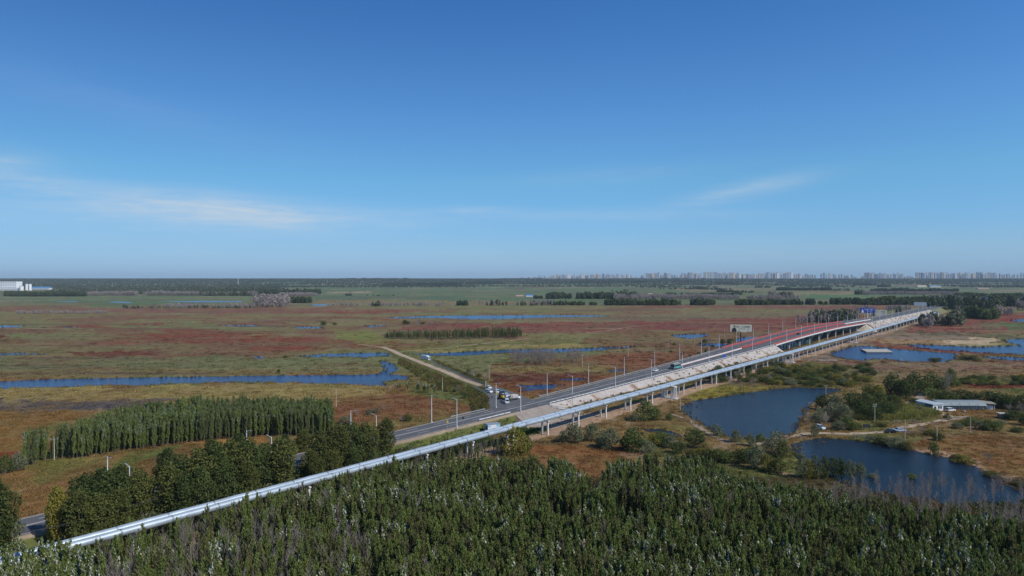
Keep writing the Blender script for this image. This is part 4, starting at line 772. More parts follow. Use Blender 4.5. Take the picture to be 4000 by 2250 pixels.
fence([(1915,1562,3),(1893,1540,2.7),(1870,1525,2.4),(1852,1512,2.2)], 1.7, 'short grey mesh fence on the left verge of the junction')
b = B(); b.box(0, 0, 0, .4, .4, 3.3); tag(obj('gate_post', b.me('gate_post', M_conc), loc=gl(1898, 1513, 2.2)), 'grey gate post at the end of the causeway fence', 'gate post')

# ------------------------------------------------------------------ farm
M_wallw = mat('whitewash', (.72, .74, .76), .8, var=.1); M_tin = mat('grey_sheet_roof', (.30, .35, .345), .55, .1, var=.16, scale=.8); M_brick = mat('old_brick', (.30, .24, .20), .9, var=.2); M_blue = mat('blue_sheet', (.16, .36, .55), .5, var=.25, scale=1.2)
h1 = tag(empty('farm_house', (*G(3632, 1598), 0), rad(14)), 'small white farm house with blue grey side left of the long shed', 'house')
b = B(); b.box(0, 0, -.1, 5.6, 9, 3.0); obj('wall', b.me('wall', M_wallw), h1); b = B(); b.prism([(-3.2, 2.95), (3.2, 2.95), (3.2, 3.15), (0, 3.9), (-3.2, 3.15)], -4.9, 4.9); obj('roof', b.me('roof', mat('pale_sheet_roof', (.52, .58, .60), .5, .1, var=.1)), h1)
for x in (.2, 1.0, 1.8): b = B(); b.box(x, -4.53, 1.0, .5, .1, 1.3); obj('window', b.me('window', M_glass), h1)
b = B(); b.box(-2.83, -2.2, -.05, .1, 4.2, 2.9); obj('side_panel', b.me('side_panel', mat('blue_grey_cloth', (.12, .16, .24), .8)), h1); b = B(); b.box(-1.6, -4.54, 0, 1.0, .1, 2.1); obj('door', b.me('door', M_ink), h1)
sh = tag(empty('long_shed', (*G(3735, 1592), 0), rad(-1.5)), 'long grey sheet roofed shed in the middle of the farm', 'shed')
b = B(); b.prism([(-9.5+0, -.1), (-9.5, 1.3), (9.5, 1.3), (9.5, -.1)], -5, 5); obj('wall', b.me('wall', M_tin), sh)
b = B(); n_ = 26; k0 = 0
for i in range(n_):
    x0 = -10.4+20.8*i/n_; x1 = -10.4+20.8*(i+1)/n_; rp = .05*(i % 2)
    for j in range(7):
        t0, t1 = -1+2*j/7, -1+2*(j+1)/7; zf = lambda t: 1.3+2.0*math.sqrt(max(0, 1-t*t*.92))
        b.quad([(x0, t0*6, zf(t0)+rp), (x1, t0*6, zf(t0)+rp), (x1, t1*6, zf(t1)+rp), (x0, t1*6, zf(t1)+rp)])
obj('roof', b.me('roof', M_tin), sh)
b = B(); [b.tube([(-6+4*i, -6.6, 0), (-6+4*i, -6.6, 2.4), (-6+4*i, -5.4, 3.0)], .07, 5) for i in range(4)]; b.tube([(-6, -6.6, 2.4), (6, -6.6, 2.4)], .06, 5); obj('lean_to_frame', b.me('lean_to_frame', M_dark), sh)
b = B(); [b.box(-11.2-.4*i, -5.2+.9*i, 0, 1.2, .8, 1.7+.3*(i % 2), .4*i, .8) for i in range(4)]; tag(obj('junk_pile', b.me('junk_pile', mat('dark_junk', (.08, .09, .11), .8, var=.4, scale=1)), loc=(*G(3678, 1601), 0)), 'dark pile of junk between the white house and the shed', 'junk pile')
s2 = tag(empty('open_shed', (*G(3842, 1593), 0), rad(-20)), 'small shed with blue sheet side right of the long shed', 'shed')
b = B(); b.box(-3.4, 0, 0, .2, 8, 2.2); obj('blue_wall', b.me('blue_wall', M_blue), s2); b = B(); [b.box(x, -3.9, 0, .2, .2, 2.5) for x in (-3.2, 0, 3.2)]; [b.box(x, 3.9, 0, .2, .2, 2.5) for x in (-3.2, 3.2)]; obj('posts', b.me('posts', M_white), s2)
b = B(); b.box(0, 0, 2.5, 7.6, 9, .25); obj('roof', b.me('roof', mat('felt_roof', (.30, .28, .22), .9, var=.2)), s2); b = B(); b.box(1.4, -3.9, 0, 2.4, .1, 1.9); obj('window_wall', b.me('window_wall', M_wallw), s2)
ht = tag(empty('concrete_hut', (*G(3920, 1632), 0), rad(-10)), 'low concrete hut with flat roof among the bushes at right', 'hut'); b = B(); b.box(0, 0, 0, 3.2, 3, 1.8); obj('wall', b.me('wall', M_brick), ht); b = B(); b.box(0, 0, 1.8, 4.4, 4.0, .22); obj('roof', b.me('roof', mat('slab_roof', (.42, .38, .32), .9)), ht)
b = B(); b.tube([(0, 0, 0), (0, 0, .9)], .45, 10); tag(obj('barrel', b.me('barrel', M_conc), loc=(*G(3768, 1612), 0)), 'pale barrel right of the white and blue car', 'barrel')
b = B(); b.box(0, 0, .9, 2.6, .25, 1.3); [b.box(x, 0, 0, .12, .12, .95) for x in (-1.1, 1.1)]; tag(obj('notice_board', b.me('notice_board', M_ink), loc=(*G(3385, 1679), 0)), 'dark notice board beside the farm road', 'notice board')
# far farm buildings, factory
def house(px, Y, wd, dp, h, wall, roof, lab, rz=0, z=0):
    r = tag(empty('farm_house' if wd < 30 else 'barn', (*at(px, Y)[:2], z), rz), lab, 'house' if wd < 30 else 'barn'); b = B(); b.box(0, 0, -.5, wd, dp, h+.5); obj('wall', b.me('wall', wall), r)
    b = B(); b.cur = 0; k = len(b.v); hh = dp*.28; b.v += [(-wd/2-.4, -dp/2-.5, h), (wd/2+.4, -dp/2-.5, h), (wd/2+.4, dp/2+.5, h), (-wd/2-.4, dp/2+.5, h), (-wd/2-.4, 0, h+hh), (wd/2+.4, 0, h+hh)]; b.f += [(0, 1, 5, 4), (2, 3, 4, 5), (3, 0, 4), (1, 2, 5), (3, 2, 1, 0)]; b.m += [0]*5; obj('roof', b.me('roof', roof), r)
    b = B(); n_ = max(2, int(wd/5)); [b.box(-wd/2+wd*(i+.5)/n_, -dp/2-.02, 1.0, 1.3, .12, 1.3) for i in range(n_)]; obj('windows', b.me('windows', M_glass), r); return r
house(2030, 2150, 24, 9, 4.0, mat('clay_wall', (.46, .34, .26), .9), mat('clay_roof', (.42, .30, .24), .9), 'low clay coloured farm house left of the blue roofed one'); house(2068, 2180, 22, 9, 4.5, M_wallw, mat('bright_blue_roof', (.06, .22, .60), .5), 'white farm house with bright blue roof')
house(2535, 2400, 22, 9, 3.6, mat('clay_wall', (.46, .34, .26), .9), mat('clay_roof', (.42, .30, .24), .9), 'lone clay farm house among the bare trees'); house(3652, 4300, 70, 16, 8, mat('cream_wall', (.62, .55, .42), .8), M_blue, 'long cream barn with blue roof below the far city'); house(3600, 4400, 60, 14, 8, mat('cream_wall', (.62, .55, .42), .8), mat('cream_roof', (.58, .5, .38), .8), 'long cream barn left of the blue roofed one'); house(3840, 3600, 60, 12, 5, mat('clay_wall', (.46, .34, .26), .9), mat('clay_roof', (.42, .30, .24), .9), 'low clay barn in the fields below the far city')
fac = tag(empty('factory', (*at(-20, 3350)[:2], 0)), 'large white factory block with rows of windows at the left edge', 'factory'); b = B(); b.box(0, 0, -1, 240, 40, 42); obj('wall', b.me('wall', mat('factory_white', (.80, .80, .78), .7, var=.03)), fac)
for j in range(5): b = B(); [b.box(-112+8.4*i, -20.1, 6+7.4*j, 4.2, .5, 3.6) for i in range(28)]; obj('window_row', b.me('window_row', mat('factory_window', (.22, .27, .33), .3)), fac)
b = B(); [b.box(x, 0, 41.01, 3, 40.5, 1.6) for x in (-118, 118)]; b.box(0, -19, 41.01, 232, 1, 1.6); obj('parapet', b.me('parapet', mat('factory_white', (.8, .8, .78), .7)), fac)
b = B(); b.box(100, -36, -1, 110, 26, 14); wg = obj('low_wing', b.me('low_wing', mat('factory_white', (.8, .8, .78), .7)), fac); b = B(); [b.box(50+6*i, -49.1, 3, 3, .5, 4) for i in range(17)]; obj('wing_windows', b.me('wing_windows', mat('factory_window', (.22, .27, .33), .3)), wg)
for i, (px, r_, h) in enumerate(((84, 9, 20), (104, 6.5, 30), (117, 6.5, 30))):
    t_ = tag(empty('silo', (*at(px, 3300)[:2], 0)), ['squat white storage tank beside the factory', 'tall white silo beside the factory, left of two', 'tall white silo beside the factory, right of two'][i], 'silo', 'white silos by the factory'); b = B(); b.tube([(0, 0, -1), (0, 0, h)], r_, 18); obj('shell', b.me('shell', mat('factory_white', (.8, .8, .78), .7), smooth=False), t_); b = B(); b.tube([(0, 0, h), (0, 0, h+r_*.45)], [r_*.98, r_*.2], 18); obj('roof', b.me('roof', M_tin), t_)
house(158, 3600, 105, 30, 6, M_wallw, mat('dull_blue_roof', (.10, .24, .42), .6), 'long blue roofed warehouse right of the silos')
b = B(); b.tube([(0, 0, 0), (0, 0, 62)], [2.0, 1.0], 8); tag(obj('chimney', b.me('chimney', M_wallw), loc=(*at(930, 5200)[:2], 8)), 'thin white chimney on the left horizon', 'chimney')

# ------------------------------------------------------------------ far city
def towermat(nm, c):
    if nm in MATS: return MATS[nm]
    m = bpy.data.materials.new(nm); m.use_nodes = True; t = NT(m.node_tree); b_ = t.n['Principled BSDF']; tc_ = t.node('ShaderNodeTexCoord'); s_ = t.node('ShaderNodeSeparateXYZ'); t.l.new(tc_.outputs['Object'], s_.inputs[0])
    fz = t.m('FRACT', t.m('DIVIDE', s_.outputs[2], 3.0)); fx = t.m('FRACT', t.m('DIVIDE', t.m('ADD', s_.outputs[0], s_.outputs[1]), 4.2)); wn_ = t.m('MULTIPLY', t.m('GREATER_THAN', fz, .45), t.m('GREATER_THAN', fx, .5))
    t.put(b_.inputs['Base Color'], t.mix(t.m('MULTIPLY', wn_, .75), (*c, 1), (.10, .13, .17, 1))); b_.inputs['Roughness'].default_value = .7; MATS[nm] = m; return m
TC = [('pale_beige', (.62, .56, .50)), ('white', (.76, .76, .76)), ('pinkish_grey', (.48, .40, .40)), ('grey', (.40, .42, .46)), ('warm_yellow', (.62, .50, .34)), ('blue_grey', (.34, .40, .50))]
SKY = [(2010, 2110, 1082, 2, 26), (2110, 2165, 1079, 3, 14), (2165, 2290, 1074, 4, 10), (2290, 2470, 1070, 3, 8), (2470, 2508, 1080, 2, 12), (2508, 2570, 1067, 3, 8), (2553, 2625, 1066, 3, 9), (2625, 2665, 1073, 3, 10), (2665, 2742, 1065, 3, 8), (2750, 2870, 1063, 2, 7.2), (2865, 2968, 1068, 4, 8), (2965, 3095, 1065, 3, 7.5), (3095, 3185, 1071, 4, 8), (3208, 3252, 1067, 2, 11), (3258, 3335, 1072, 4, 10), (3340, 3378, 1080, 2, 14), (3380, 3412, 1064, 1, 7), (3415, 3525, 1068, 3, 8.5), (3525, 3575, 1079, 2, 12), (3580, 3700, 1064, 2, 7), (3690, 3785, 1066, 3, 8), (3778, 3890, 1064, 3, 7.5), (3880, 3965, 1070, 3, 9), (3975, 4060, 1066, 2, 12)]
TW = []; rt = random.Random(4); protos = {}; ntow = 0; sector = lambda px: 'left end' if px < 2480 else 'left part' if px < 2760 else 'centre' if px < 3200 else 'right part' if px < 3570 else 'right end'
for (x0, x1, top, var, stp) in SKY:
    x = x0
    while x < x1:
        ci = rt.choice([0, 0, 1, 1, 2, 2, 3, 5, 5, 4]) if rt.random() < .9 else 3; Y = rt.uniform(8500, 9300); yt = top+rt.uniform(-.8, 1)*var*1.2+(rt.random() < .2)*5
        wd = rt.choice([16, 20, 24, 30]) if top < 1074 else rt.choice([24, 34, 50]); hh = max(12, ((1086-yt)*Y/F+CAMZ-44)*.95); key = (ci, wd > 27)
        loc = (*at(x, Y)[:2], 44)
        if key not in protos:
            r = empty('tower_block', loc); b = B(); b.box(0, 0, -4, 20, 15, 64); b.box(-5.5, -7.6, -4, 6, 2, 62); b.box(5.5, -7.6, -4, 6, 2, 62); obj('wall', b.me('wall', towermat('tower_'+TC[ci][0], TC[ci][1])), r)
            b = B(); b.box(0, 0, 60.02, 8, 9, 4.5); b.box(0, 0, 60.01, 20.6, 15.6, .9); obj('roof', b.me('roof', mat('tower_roof', (.45, .44, .43), .8)), r); protos[key] = r; o = r
        else: o = copy_tree(protos[key], loc)
        o.scale = (wd/20, 1, hh/60); o.rotation_euler = (0, 0, rt.uniform(-.35, .35)); ntow += 1
        tag(o, f'{TC[ci][0].replace("_", " ")} tower block in the {sector(x)} of the far skyline', 'tower block', 'tower blocks of the far city'); TW.append((x, o)); x += stp*rt.uniform(.8, 1.25)
tl = {}
for x, o in sorted(TW, key=lambda v: v[0]): tl.setdefault(o['label'], []).append(o)
for k, v in tl.items():
    if len(v) > 1:
        for n_, o in enumerate(v): o['label'] = k.replace('tower block in', 'tower block,')+f', {nth(n_+1)} such from the left'

# ------------------------------------------------------------------ vegetation kit
M_bark = mat('bark', (.16, .13, .10), .9, var=.2, scale=3); M_pbark = mat('pale_bark', (.25, .22, .19), .85, var=.2, scale=3); M_twig = mat('grey_twigs', (.24, .205, .185), .9, var=.2)
L_pop = leafmat('poplar_leaves', (.072, .104, .028), (.195, .225, .062)); L_pale = leafmat('white_backed_leaves', (.48, .50, .42), (.74, .74, .66), .15)
L_pop2 = leafmat('olive_poplar_leaves', (.075, .082, .030), (.165, .152, .058)); L_dark = leafmat('elm_leaves', (.034, .052, .016), (.098, .122, .036)); L_olive = leafmat('olive_elm_leaves', (.050, .062, .018), (.130, .134, .036))
L_yel = leafmat('yellow_green_leaves', (.110, .112, .020), (.250, .215, .042)); L_wil = leafmat('willow_leaves', (.095, .110, .058), (.200, .205, .118)); L_green = leafmat('bush_leaves', (.055, .078, .022), (.140, .165, .046))
L_far = leafmat('far_leaves', (.046, .062, .032), (.110, .128, .060), .15); L_fargrey = leafmat('far_bare_crowns', (.24, .205, .185), (.36, .31, .285), .1); L_tint = leafmat('marsh_grass', (.5, .5, .5), (.5, .5, .5), .35, tint=True)
L_brown = leafmat('withered_leaves', (.13, .075, .03), (.24, .15, .07))
def unit(v): return v/np.maximum(np.linalg.norm(v, axis=1, keepdims=True), 1e-6)
def leafq(C, size, r, up=0.0, asp=.6):
    """one small quad per centre, random pose; up biases the long axis to the vertical"""
    n = len(C); a = unit(r.normal(size=(n, 3))+np.array([0, 0, up])); b = unit(np.cross(a, r.normal(size=(n, 3)))); s = (size*(.65+.7*r.random(n)))[:, None]
    a = a*s; b = b*s*asp; V = np.stack([C-a-b*.4, C-a*.1+b, C+a+b*.2, C+a*.1-b], 1).reshape(-1, 3); return V, np.arange(n*4).reshape(n, 4)
def tubesq(segs, n=4):
    V = []; Fq = []; k = 0
    for p0, p1, r0, r1 in segs:
        p0 = np.array(p0, float); p1 = np.array(p1, float); d = p1-p0; d /= max(1e-6, np.linalg.norm(d)); u_ = np.cross(d, [0, 0, 1.0] if abs(d[2]) < .9 else [1.0, 0, 0]); u_ /= np.linalg.norm(u_); v_ = np.cross(d, u_)
        for p, r_ in ((p0, r0), (p1, r1)):
            for j in range(n): V.append(p+(u_*math.cos(2*math.pi*j/n)+v_*math.sin(2*math.pi*j/n))*r_)
        for j in range(n): Fq.append((k+j, k+(j+1) % n, k+n+(j+1) % n, k+n+j))
        k += 2*n
    return np.array(V), np.array(Fq)
def poplar(seed, H=9.8, Wd=.88, nl=1150, size=.17, pale=0.0, bare=0.0):
    r = np.random.default_rng(seed); lean = r.normal(size=2)*.3+np.array([-.45, .3]); seg = []; C = []; prev = np.array([0, 0, -.3])
    for i in range(1, 8): t = i/7; p = np.array([lean[0]*t*t, lean[1]*t*t, H*.93*t]); seg.append((prev, p, .085*(1.1-t)+.02, .085*(1.0-t)+.015)); prev = p
    nb = 30; w_ = []
    for i in range(nb):
        t = .10+.84*(i+r.random())/nb; a = r.random()*6.28; L = (Wd*1.8)*(1.15-t)**.45*(.55+.75*r.random()); base = np.array([lean[0]*t*t, lean[1]*t*t, H*.93*t]); d = np.array([math.cos(a)*.33, math.sin(a)*.33, 1.0]); d /= np.linalg.norm(d)
        tip = base+d*L*1.2; seg.append((base, tip, .028, .008)); w_.append((base, tip))
    w_.append((np.array([lean[0]*.7, lean[1]*.7, H*.8]), np.array([lean[0], lean[1], H]))); w_ = w_*1
    k = r.integers(0, len(w_), nl); t = r.random(nl)**.7; A0 = np.array([x[0] for x in w_])[k]; A1 = np.array([x[1] for x in w_])[k]; C = A0+(A1-A0)*t[:, None]+r.normal(size=(nl, 3))*np.array([.12, .12, .18])*(1.1-.4*t[:, None])
    if bare > 0: C = C[r.random(nl) > bare]
    V, Fq = leafq(C, size*1.3, r, 2.6, .34); mi = np.zeros(len(C), int)
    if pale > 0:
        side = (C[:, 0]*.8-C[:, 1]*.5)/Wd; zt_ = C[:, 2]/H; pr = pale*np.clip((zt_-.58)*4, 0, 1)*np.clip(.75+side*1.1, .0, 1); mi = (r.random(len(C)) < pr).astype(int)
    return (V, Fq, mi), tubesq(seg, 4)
def baretree(seed, H=9.0, nb=26, spread=1.0, r0=.07, sub=3):
    r = np.random.default_rng(seed); seg = []; prev = np.array([0, 0, -.3]); x = r.normal(size=2)*.3
    for i in range(1, 7): t = i/6; p = np.array([x[0]*t*t+r.normal()*.05, x[1]*t*t+r.normal()*.05, H*t]); seg.append((prev, p, r0*(1.1-t)+.012, r0*(.95-t*.85)+.01)); prev = p
    for i in range(nb):
        t = .25+.72*(i+r.random())/nb; a = r.random()*6.28; L = spread*(2.4*(1.08-t)+.5)*(.6+.6*r.random()); b0 = np.array([x[0]*t*t, x[1]*t*t, H*t]); d = np.array([math.cos(a)*.55, math.sin(a)*.55, .95]); tip = b0+d*L; seg.append((b0, tip, .03, .012))
        for j in range(sub): q_ = b0+(tip-b0)*(.35+.6*r.random()); d2 = d+r.normal(size=3)*.4; seg.append((q_, q_+d2*L*.42, .016, .008))
    return tubesq(seg, 3)
def lobed(seed, H, R, z0, nl, size, nlobe=13, shell=.55, trunk=True, tr=.28, flat=1.0):
    r = np.random.default_rng(seed); L = []; seg = [((0, 0, -.4), (0, 0, max(z0+.5, H*.35)), tr, tr*.75)] if trunk else []
    for i in range(nlobe):
        t = (i+.5)/nlobe; z = z0+(H-z0)*(.12+.76*t); prof = math.sin(math.pi*min(1, .22+.68*t))**.7; a = i*2.4+r.random(); rr_ = R*prof*(.35+.35*r.random()) if t < .9 else R*.1
        c = np.array([math.cos(a)*rr_, math.sin(a)*rr_, z]); rad_ = R*(.34+.22*r.random())*(1.05-.35*t); L.append((c, rad_))
        if trunk: seg.append(((0, 0, max(.3, z*.45)), tuple(c), tr*.38, .03))
        else: seg.append(((r.normal()*.15, r.normal()*.15, -.1), tuple(c+np.array([0, 0, rad_*.3])), .05, .015))
    w_ = np.array([l[1]**2 for l in L]); k = r.choice(len(L), nl, p=w_/w_.sum()); d = unit(r.normal(size=(nl, 3))); q_ = shell+(1-shell)*r.random(nl)**.5; q_ = q_*(1+.22*r.normal(size=nl)*(r.random(nl) < .25))
    cen = np.array([l[0] for l in L])[k]; ra = np.array([l[1] for l in L])[k]; C = cen+d*(ra*q_)[:, None]*np.array([1, 1, flat]); C[:, 2] = np.maximum(C[:, 2], .12)
    V, Fq = leafq(C, size, r, .35); return (V, Fq, np.zeros(len(C), int)), tubesq(seg, 5)
def crownmesh(nm, part, mats): return mesh(nm, part[0], part[1], mats, part[2])
def treeobj(name, leaf, wood, lm, wm, loc=(0, 0, 0), cn='crown', tn='trunk'):
    r = empty(name, loc)
    if leaf is not None: obj(cn, crownmesh(cn, leaf, lm), r)
    obj(tn, mesh(tn, wood[0], wood[1], [wm]), r); return r
def onemesh(name, leaf, wood, lm, wm):
    if leaf is None: return mesh(name, wood[0], wood[1], [wm])
    k = len(leaf[0]); return mesh(name, np.vstack([leaf[0], wood[0]]), np.vstack([leaf[1], wood[1]+k]), list(lm)+[wm], np.r_[leaf[2], np.full(len(wood[1]), len(lm))])
def proto(me): return bpy.data.objects.new(me.name, me)
def scatter(name, label, cat, pts, protos_, scales, rng, tint=None, group=None, lean=.05, zs=None):
    """one object of kind stuff: uncountable growth, instanced on a point cloud"""
    me = bpy.data.meshes.new(name); me.vertices.add(len(pts)); me.vertices.foreach_set('co', np.asarray(pts, np.float32).ravel()); n = len(pts)
    def at_(nm, ty, v, f): a = me.attributes.new(nm, ty, 'POINT'); a.data.foreach_set(f, np.asarray(v).ravel())
    sc_ = np.repeat(np.asarray(scales, np.float32)[:, None], 3, 1)
    if zs is not None: sc_[:, 2] *= zs
    at_('sc', 'FLOAT_VECTOR', sc_.astype(np.float32), 'vector'); rot = np.stack([rng.normal(size=n)*lean, rng.normal(size=n)*lean, rng.random(n)*6.283], 1).astype(np.float32); at_('rt', 'FLOAT_VECTOR', rot, 'vector')
    at_('vi', 'INT', rng.integers(0, len(protos_), n).astype(np.int32), 'value')
    if tint is not None: at_('tint', 'FLOAT_COLOR', np.c_[tint, np.ones(n)].astype(np.float32), 'color')
    ng = bpy.data.node_groups.new(name, 'GeometryNodeTree'); ng.interface.new_socket('Geometry', in_out='INPUT', socket_type='NodeSocketGeometry'); ng.interface.new_socket('Geometry', in_out='OUTPUT', socket_type='NodeSocketGeometry')
    N = ng.nodes; Lk = ng.links; gi = N.new('NodeGroupInput'); go = N.new('NodeGroupOutput'); ip = N.new('GeometryNodeInstanceOnPoints'); jn = N.new('GeometryNodeJoinGeometry')
    for p in protos_: oi = N.new('GeometryNodeObjectInfo'); oi.inputs['As Instance'].default_value = True; oi.inputs['Object'].default_value = p; Lk.new(oi.outputs['Geometry'], jn.inputs[0])
    def attr(nm, ty): a = N.new('GeometryNodeInputNamedAttribute'); a.data_type = ty; a.inputs[0].default_value = nm; return a.outputs[0]
    Lk.new(gi.outputs[0], ip.inputs['Points']); Lk.new(jn.outputs[0], ip.inputs['Instance']); ip.inputs['Pick Instance'].default_value = True; Lk.new(attr('vi', 'INT'), ip.inputs['Instance Index']); Lk.new(attr('rt', 'FLOAT_VECTOR'), ip.inputs['Rotation']); Lk.new(attr('sc', 'FLOAT_VECTOR'), ip.inputs['Scale']); Lk.new(ip.outputs[0], go.inputs[0])
    o = obj(name, me); o.modifiers.new('scatter', 'NODES').node_group = ng; tag(o, label, cat, group, 'stuff'); return o
R = np.random.default_rng(11)
def inpoly(x, y, P): return pip(np.asarray(x, float), np.asarray(y, float), P)
def project(x, y, z): return 2000+F*x/y, 1086-F*(z-CAMZ)/y
WPOLY = [(k, [(v[0], v[1]) for v in W3]) for k, _, W3 in POOL_OUT]
def dry(x, y):
    ok = np.ones(len(x), bool)
    for k, P in WPOLY: ok &= ~inpoly(x, y, P)
    return ok

# ------------------------------------------------------------------ foreground poplar plantation
bx, by = zip(*[(-300, 2085), (300, 2120), (600, 2045), (1000, 1940), (1400, 1838), (1530, 1795), (1700, 1790), (2000, 1785), (2200, 1790), (2290, 1850), (2330, 1895), (2380, 1800), (2600, 1775), (2750, 1780), (2900, 1860), (3100, 1885), (3300, 1930), (3500, 1965), (3700, 2000), (4200, 2040)])
gx, gy = np.meshgrid(np.arange(-120, 170, 1.38), np.arange(102, 212, 1.38)); X = (gx+R.normal(size=gx.shape)*.5).ravel(); Y = (gy+R.normal(size=gy.shape)*.5).ravel()
Hh = 8.2+2.6*R.random(len(X))+1.6*(fbm(X/14, Y/14, 41, 3)-.5)*2; px, py = project(X, Y, Hh); d = (X-(-1.31647659e-05*Y*Y+.82438*Y-201.5))/1.29
keep = (py > np.interp(px, bx, by)+6*R.normal(size=len(X))) & (d > 3.6+1.5*R.random(len(X))) & (px > -120) & (px < 4120) & (py < 2300)
ls = ((px > 330) & (px < 1500) & (py > 1950)); keep &= ~(ls & (R.random(len(X)) < .5)); gap = fbm(X/9, Y/9, 77, 2) < .2; keep &= ~gap
X, Y, Hh, px, py, d = (v[keep] for v in (X, Y, Hh, px, py, d)); vis = np.argsort(Y)
isb = (px > 420) & (px < 1450) & (R.random(len(X)) < np.interp(py, [1950, 2150], [.10, .34])); isb |= (px < 1700) & (R.random(len(X)) < .05); isb |= R.random(len(X)) < .012; isp = (~isb) & ((fbm(X/6, Y/6, 55, 3) > .585) | ((px < 420) & (R.random(len(X)) < .35)))
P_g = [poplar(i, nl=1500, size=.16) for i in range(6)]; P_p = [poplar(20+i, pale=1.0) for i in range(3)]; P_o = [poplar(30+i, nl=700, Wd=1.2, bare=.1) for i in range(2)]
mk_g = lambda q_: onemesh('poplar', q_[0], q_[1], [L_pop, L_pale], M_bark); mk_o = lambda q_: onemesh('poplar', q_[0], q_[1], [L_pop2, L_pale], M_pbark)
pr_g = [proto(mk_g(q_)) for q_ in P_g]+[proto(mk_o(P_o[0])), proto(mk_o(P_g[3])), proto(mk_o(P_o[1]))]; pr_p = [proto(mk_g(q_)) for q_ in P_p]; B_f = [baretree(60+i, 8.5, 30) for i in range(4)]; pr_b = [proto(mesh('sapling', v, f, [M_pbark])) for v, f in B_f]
def individuals(idx, bases, name, label, cat, group, hx=9.5):
    for n_, i in enumerate(idx):
        b_ = bases[n_ % len(bases)]; s_ = float(Hh[i]/hx)
        if not b_.get('used'): o = b_; b_['used'] = 1; o.location = (X[i], Y[i], 0); o.scale = (s_, s_, s_); o.rotation_euler = (0, 0, R.random()*6.28)
        else: o = copy_tree(b_, (X[i], Y[i], 0), R.random()*6.28, s_)
        if 'used' in o and o is not b_: del o['used']
        tag(o, label, cat, group)
    for b_ in bases:
        if 'used' in b_: del b_['used']
trg = [treeobj('poplar_tree', P_g[i][0], P_g[i][1], [L_pop, L_pale], M_bark) for i in range(6)]+[treeobj('poplar_tree', P_o[i][0], P_o[i][1], [L_pop2, L_pale], M_pbark) for i in range(2)]
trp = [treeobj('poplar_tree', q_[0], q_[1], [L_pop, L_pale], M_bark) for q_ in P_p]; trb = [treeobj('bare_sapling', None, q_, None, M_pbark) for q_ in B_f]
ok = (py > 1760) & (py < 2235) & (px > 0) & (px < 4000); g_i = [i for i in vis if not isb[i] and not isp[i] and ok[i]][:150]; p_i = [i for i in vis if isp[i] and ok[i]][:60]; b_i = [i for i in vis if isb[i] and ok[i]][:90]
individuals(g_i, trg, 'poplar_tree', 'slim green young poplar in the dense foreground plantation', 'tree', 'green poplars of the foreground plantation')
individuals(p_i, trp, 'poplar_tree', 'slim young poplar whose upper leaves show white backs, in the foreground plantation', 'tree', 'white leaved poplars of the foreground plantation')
individuals(b_i, trb, 'bare_sapling', 'leafless pale sapling at the lower left of the plantation', 'sapling', 'leafless saplings of the foreground', 8.5)
rest = np.ones(len(X), bool); rest[g_i] = rest[p_i] = rest[b_i] = False
for m_, pr, hx, lb in ((rest & ~isb & ~isp, pr_g, 9.5, 'remaining green young poplars filling the foreground plantation'), (rest & isp, pr_p, 9.5, 'remaining white leaved young poplars of the foreground plantation'), (rest & isb, pr_b, 8.5, 'remaining leafless saplings of the foreground')):
    scatter('poplar_plantation' if pr is not pr_b else 'sapling_thicket', lb, 'trees', np.c_[X[m_], Y[m_], 0*X[m_]], pr, Hh[m_]/hx, R, lean=.03)

rc = random.Random(9); 
CP = [poplar(440+i, 11.0, 1.9, 2600, .19, pale=.24) for i in range(3)]; cpo = [treeobj('silver_poplar', q_[0], q_[1], [L_pop, L_pale], M_bark) for q_ in CP]
for n_, (px_, Y_) in enumerate([(-60,127),(-20,131),(25,128),(60,133),(100,129),(135,134),(165,129),(205,133),(235,128),(-40,122),(40,121),(120,122),(200,121),(275,124),(330,120),(90,116),(10,115),(180,114),(260,115)]):
    x_ = (px_-2000)/F*Y_; hh_ = min(11.2, 60-(np.interp(px_, [-60, 100, 250, 330], [2110, 2128, 2130, 2155])-1086)*Y_/F+rc.uniform(-.8, .6)); o = cpo[n_] if n_ < 3 else copy_tree(cpo[n_ % 3]); o.location = (x_, Y_, 0); s_ = hh_/11; o.scale = (s_, s_, s_); o.rotation_euler = (0, 0, rc.uniform(-.5, .5))
    tag(o, f'bushy silver leaved poplar hiding the pipeline at the lower left corner, {nth(n_+1)} placed', 'tree', 'silver poplars in the lower left corner')
for n_, o in enumerate(sorted([o for o in bpy.data.objects if o.name.startswith('silver_poplar')], key=lambda o: o.location.x/o.location.y)): o['label'] = f'bushy silver leaved poplar at the lower left corner, {nth(n_+1)} from the left'

# ------------------------------------------------------------------ poplar plantation left of the road
LP = [G(*q_) for q_ in [(95,1815),(160,1790),(300,1795),(500,1762),(700,1737),(900,1716),(1060,1706),(1200,1704),(1310,1702)]]+[at(1290, 281)[:2], at(1000, 290)[:2], at(760, 286)[:2], at(600, 274)[:2], at(420, 254)[:2], at(250, 232)[:2], at(90, 214)[:2]]
gx, gy = np.meshgrid(np.arange(-175, -60, 1.4), np.arange(190, 300, 1.4)); X = (gx+R.normal(size=gx.shape)*.4).ravel(); Y = (gy+R.normal(size=gy.shape)*.4).ravel()
keep = inpoly(X, Y, LP) & (fbm(X/8, Y/8, 17, 2) > .12); X, Y = X[keep], Y[keep]; Hh = 7.2+3.6*R.random(len(X))+3*(fbm(X/12, Y/12, 23, 2)-.4); isp = fbm(X/10, Y/10, 19, 3) > .44; isp |= (project(X, Y, 9)[0] < 420) & (R.random(len(X)) < .4)
L_grove = leafmat('grove_leaves', (.085, .110, .042), (.205, .225, .092), .4); pr_l = [proto(onemesh('poplar', q_[0], q_[1], [L_grove, L_pale], M_bark)) for q_ in P_g[:4]]
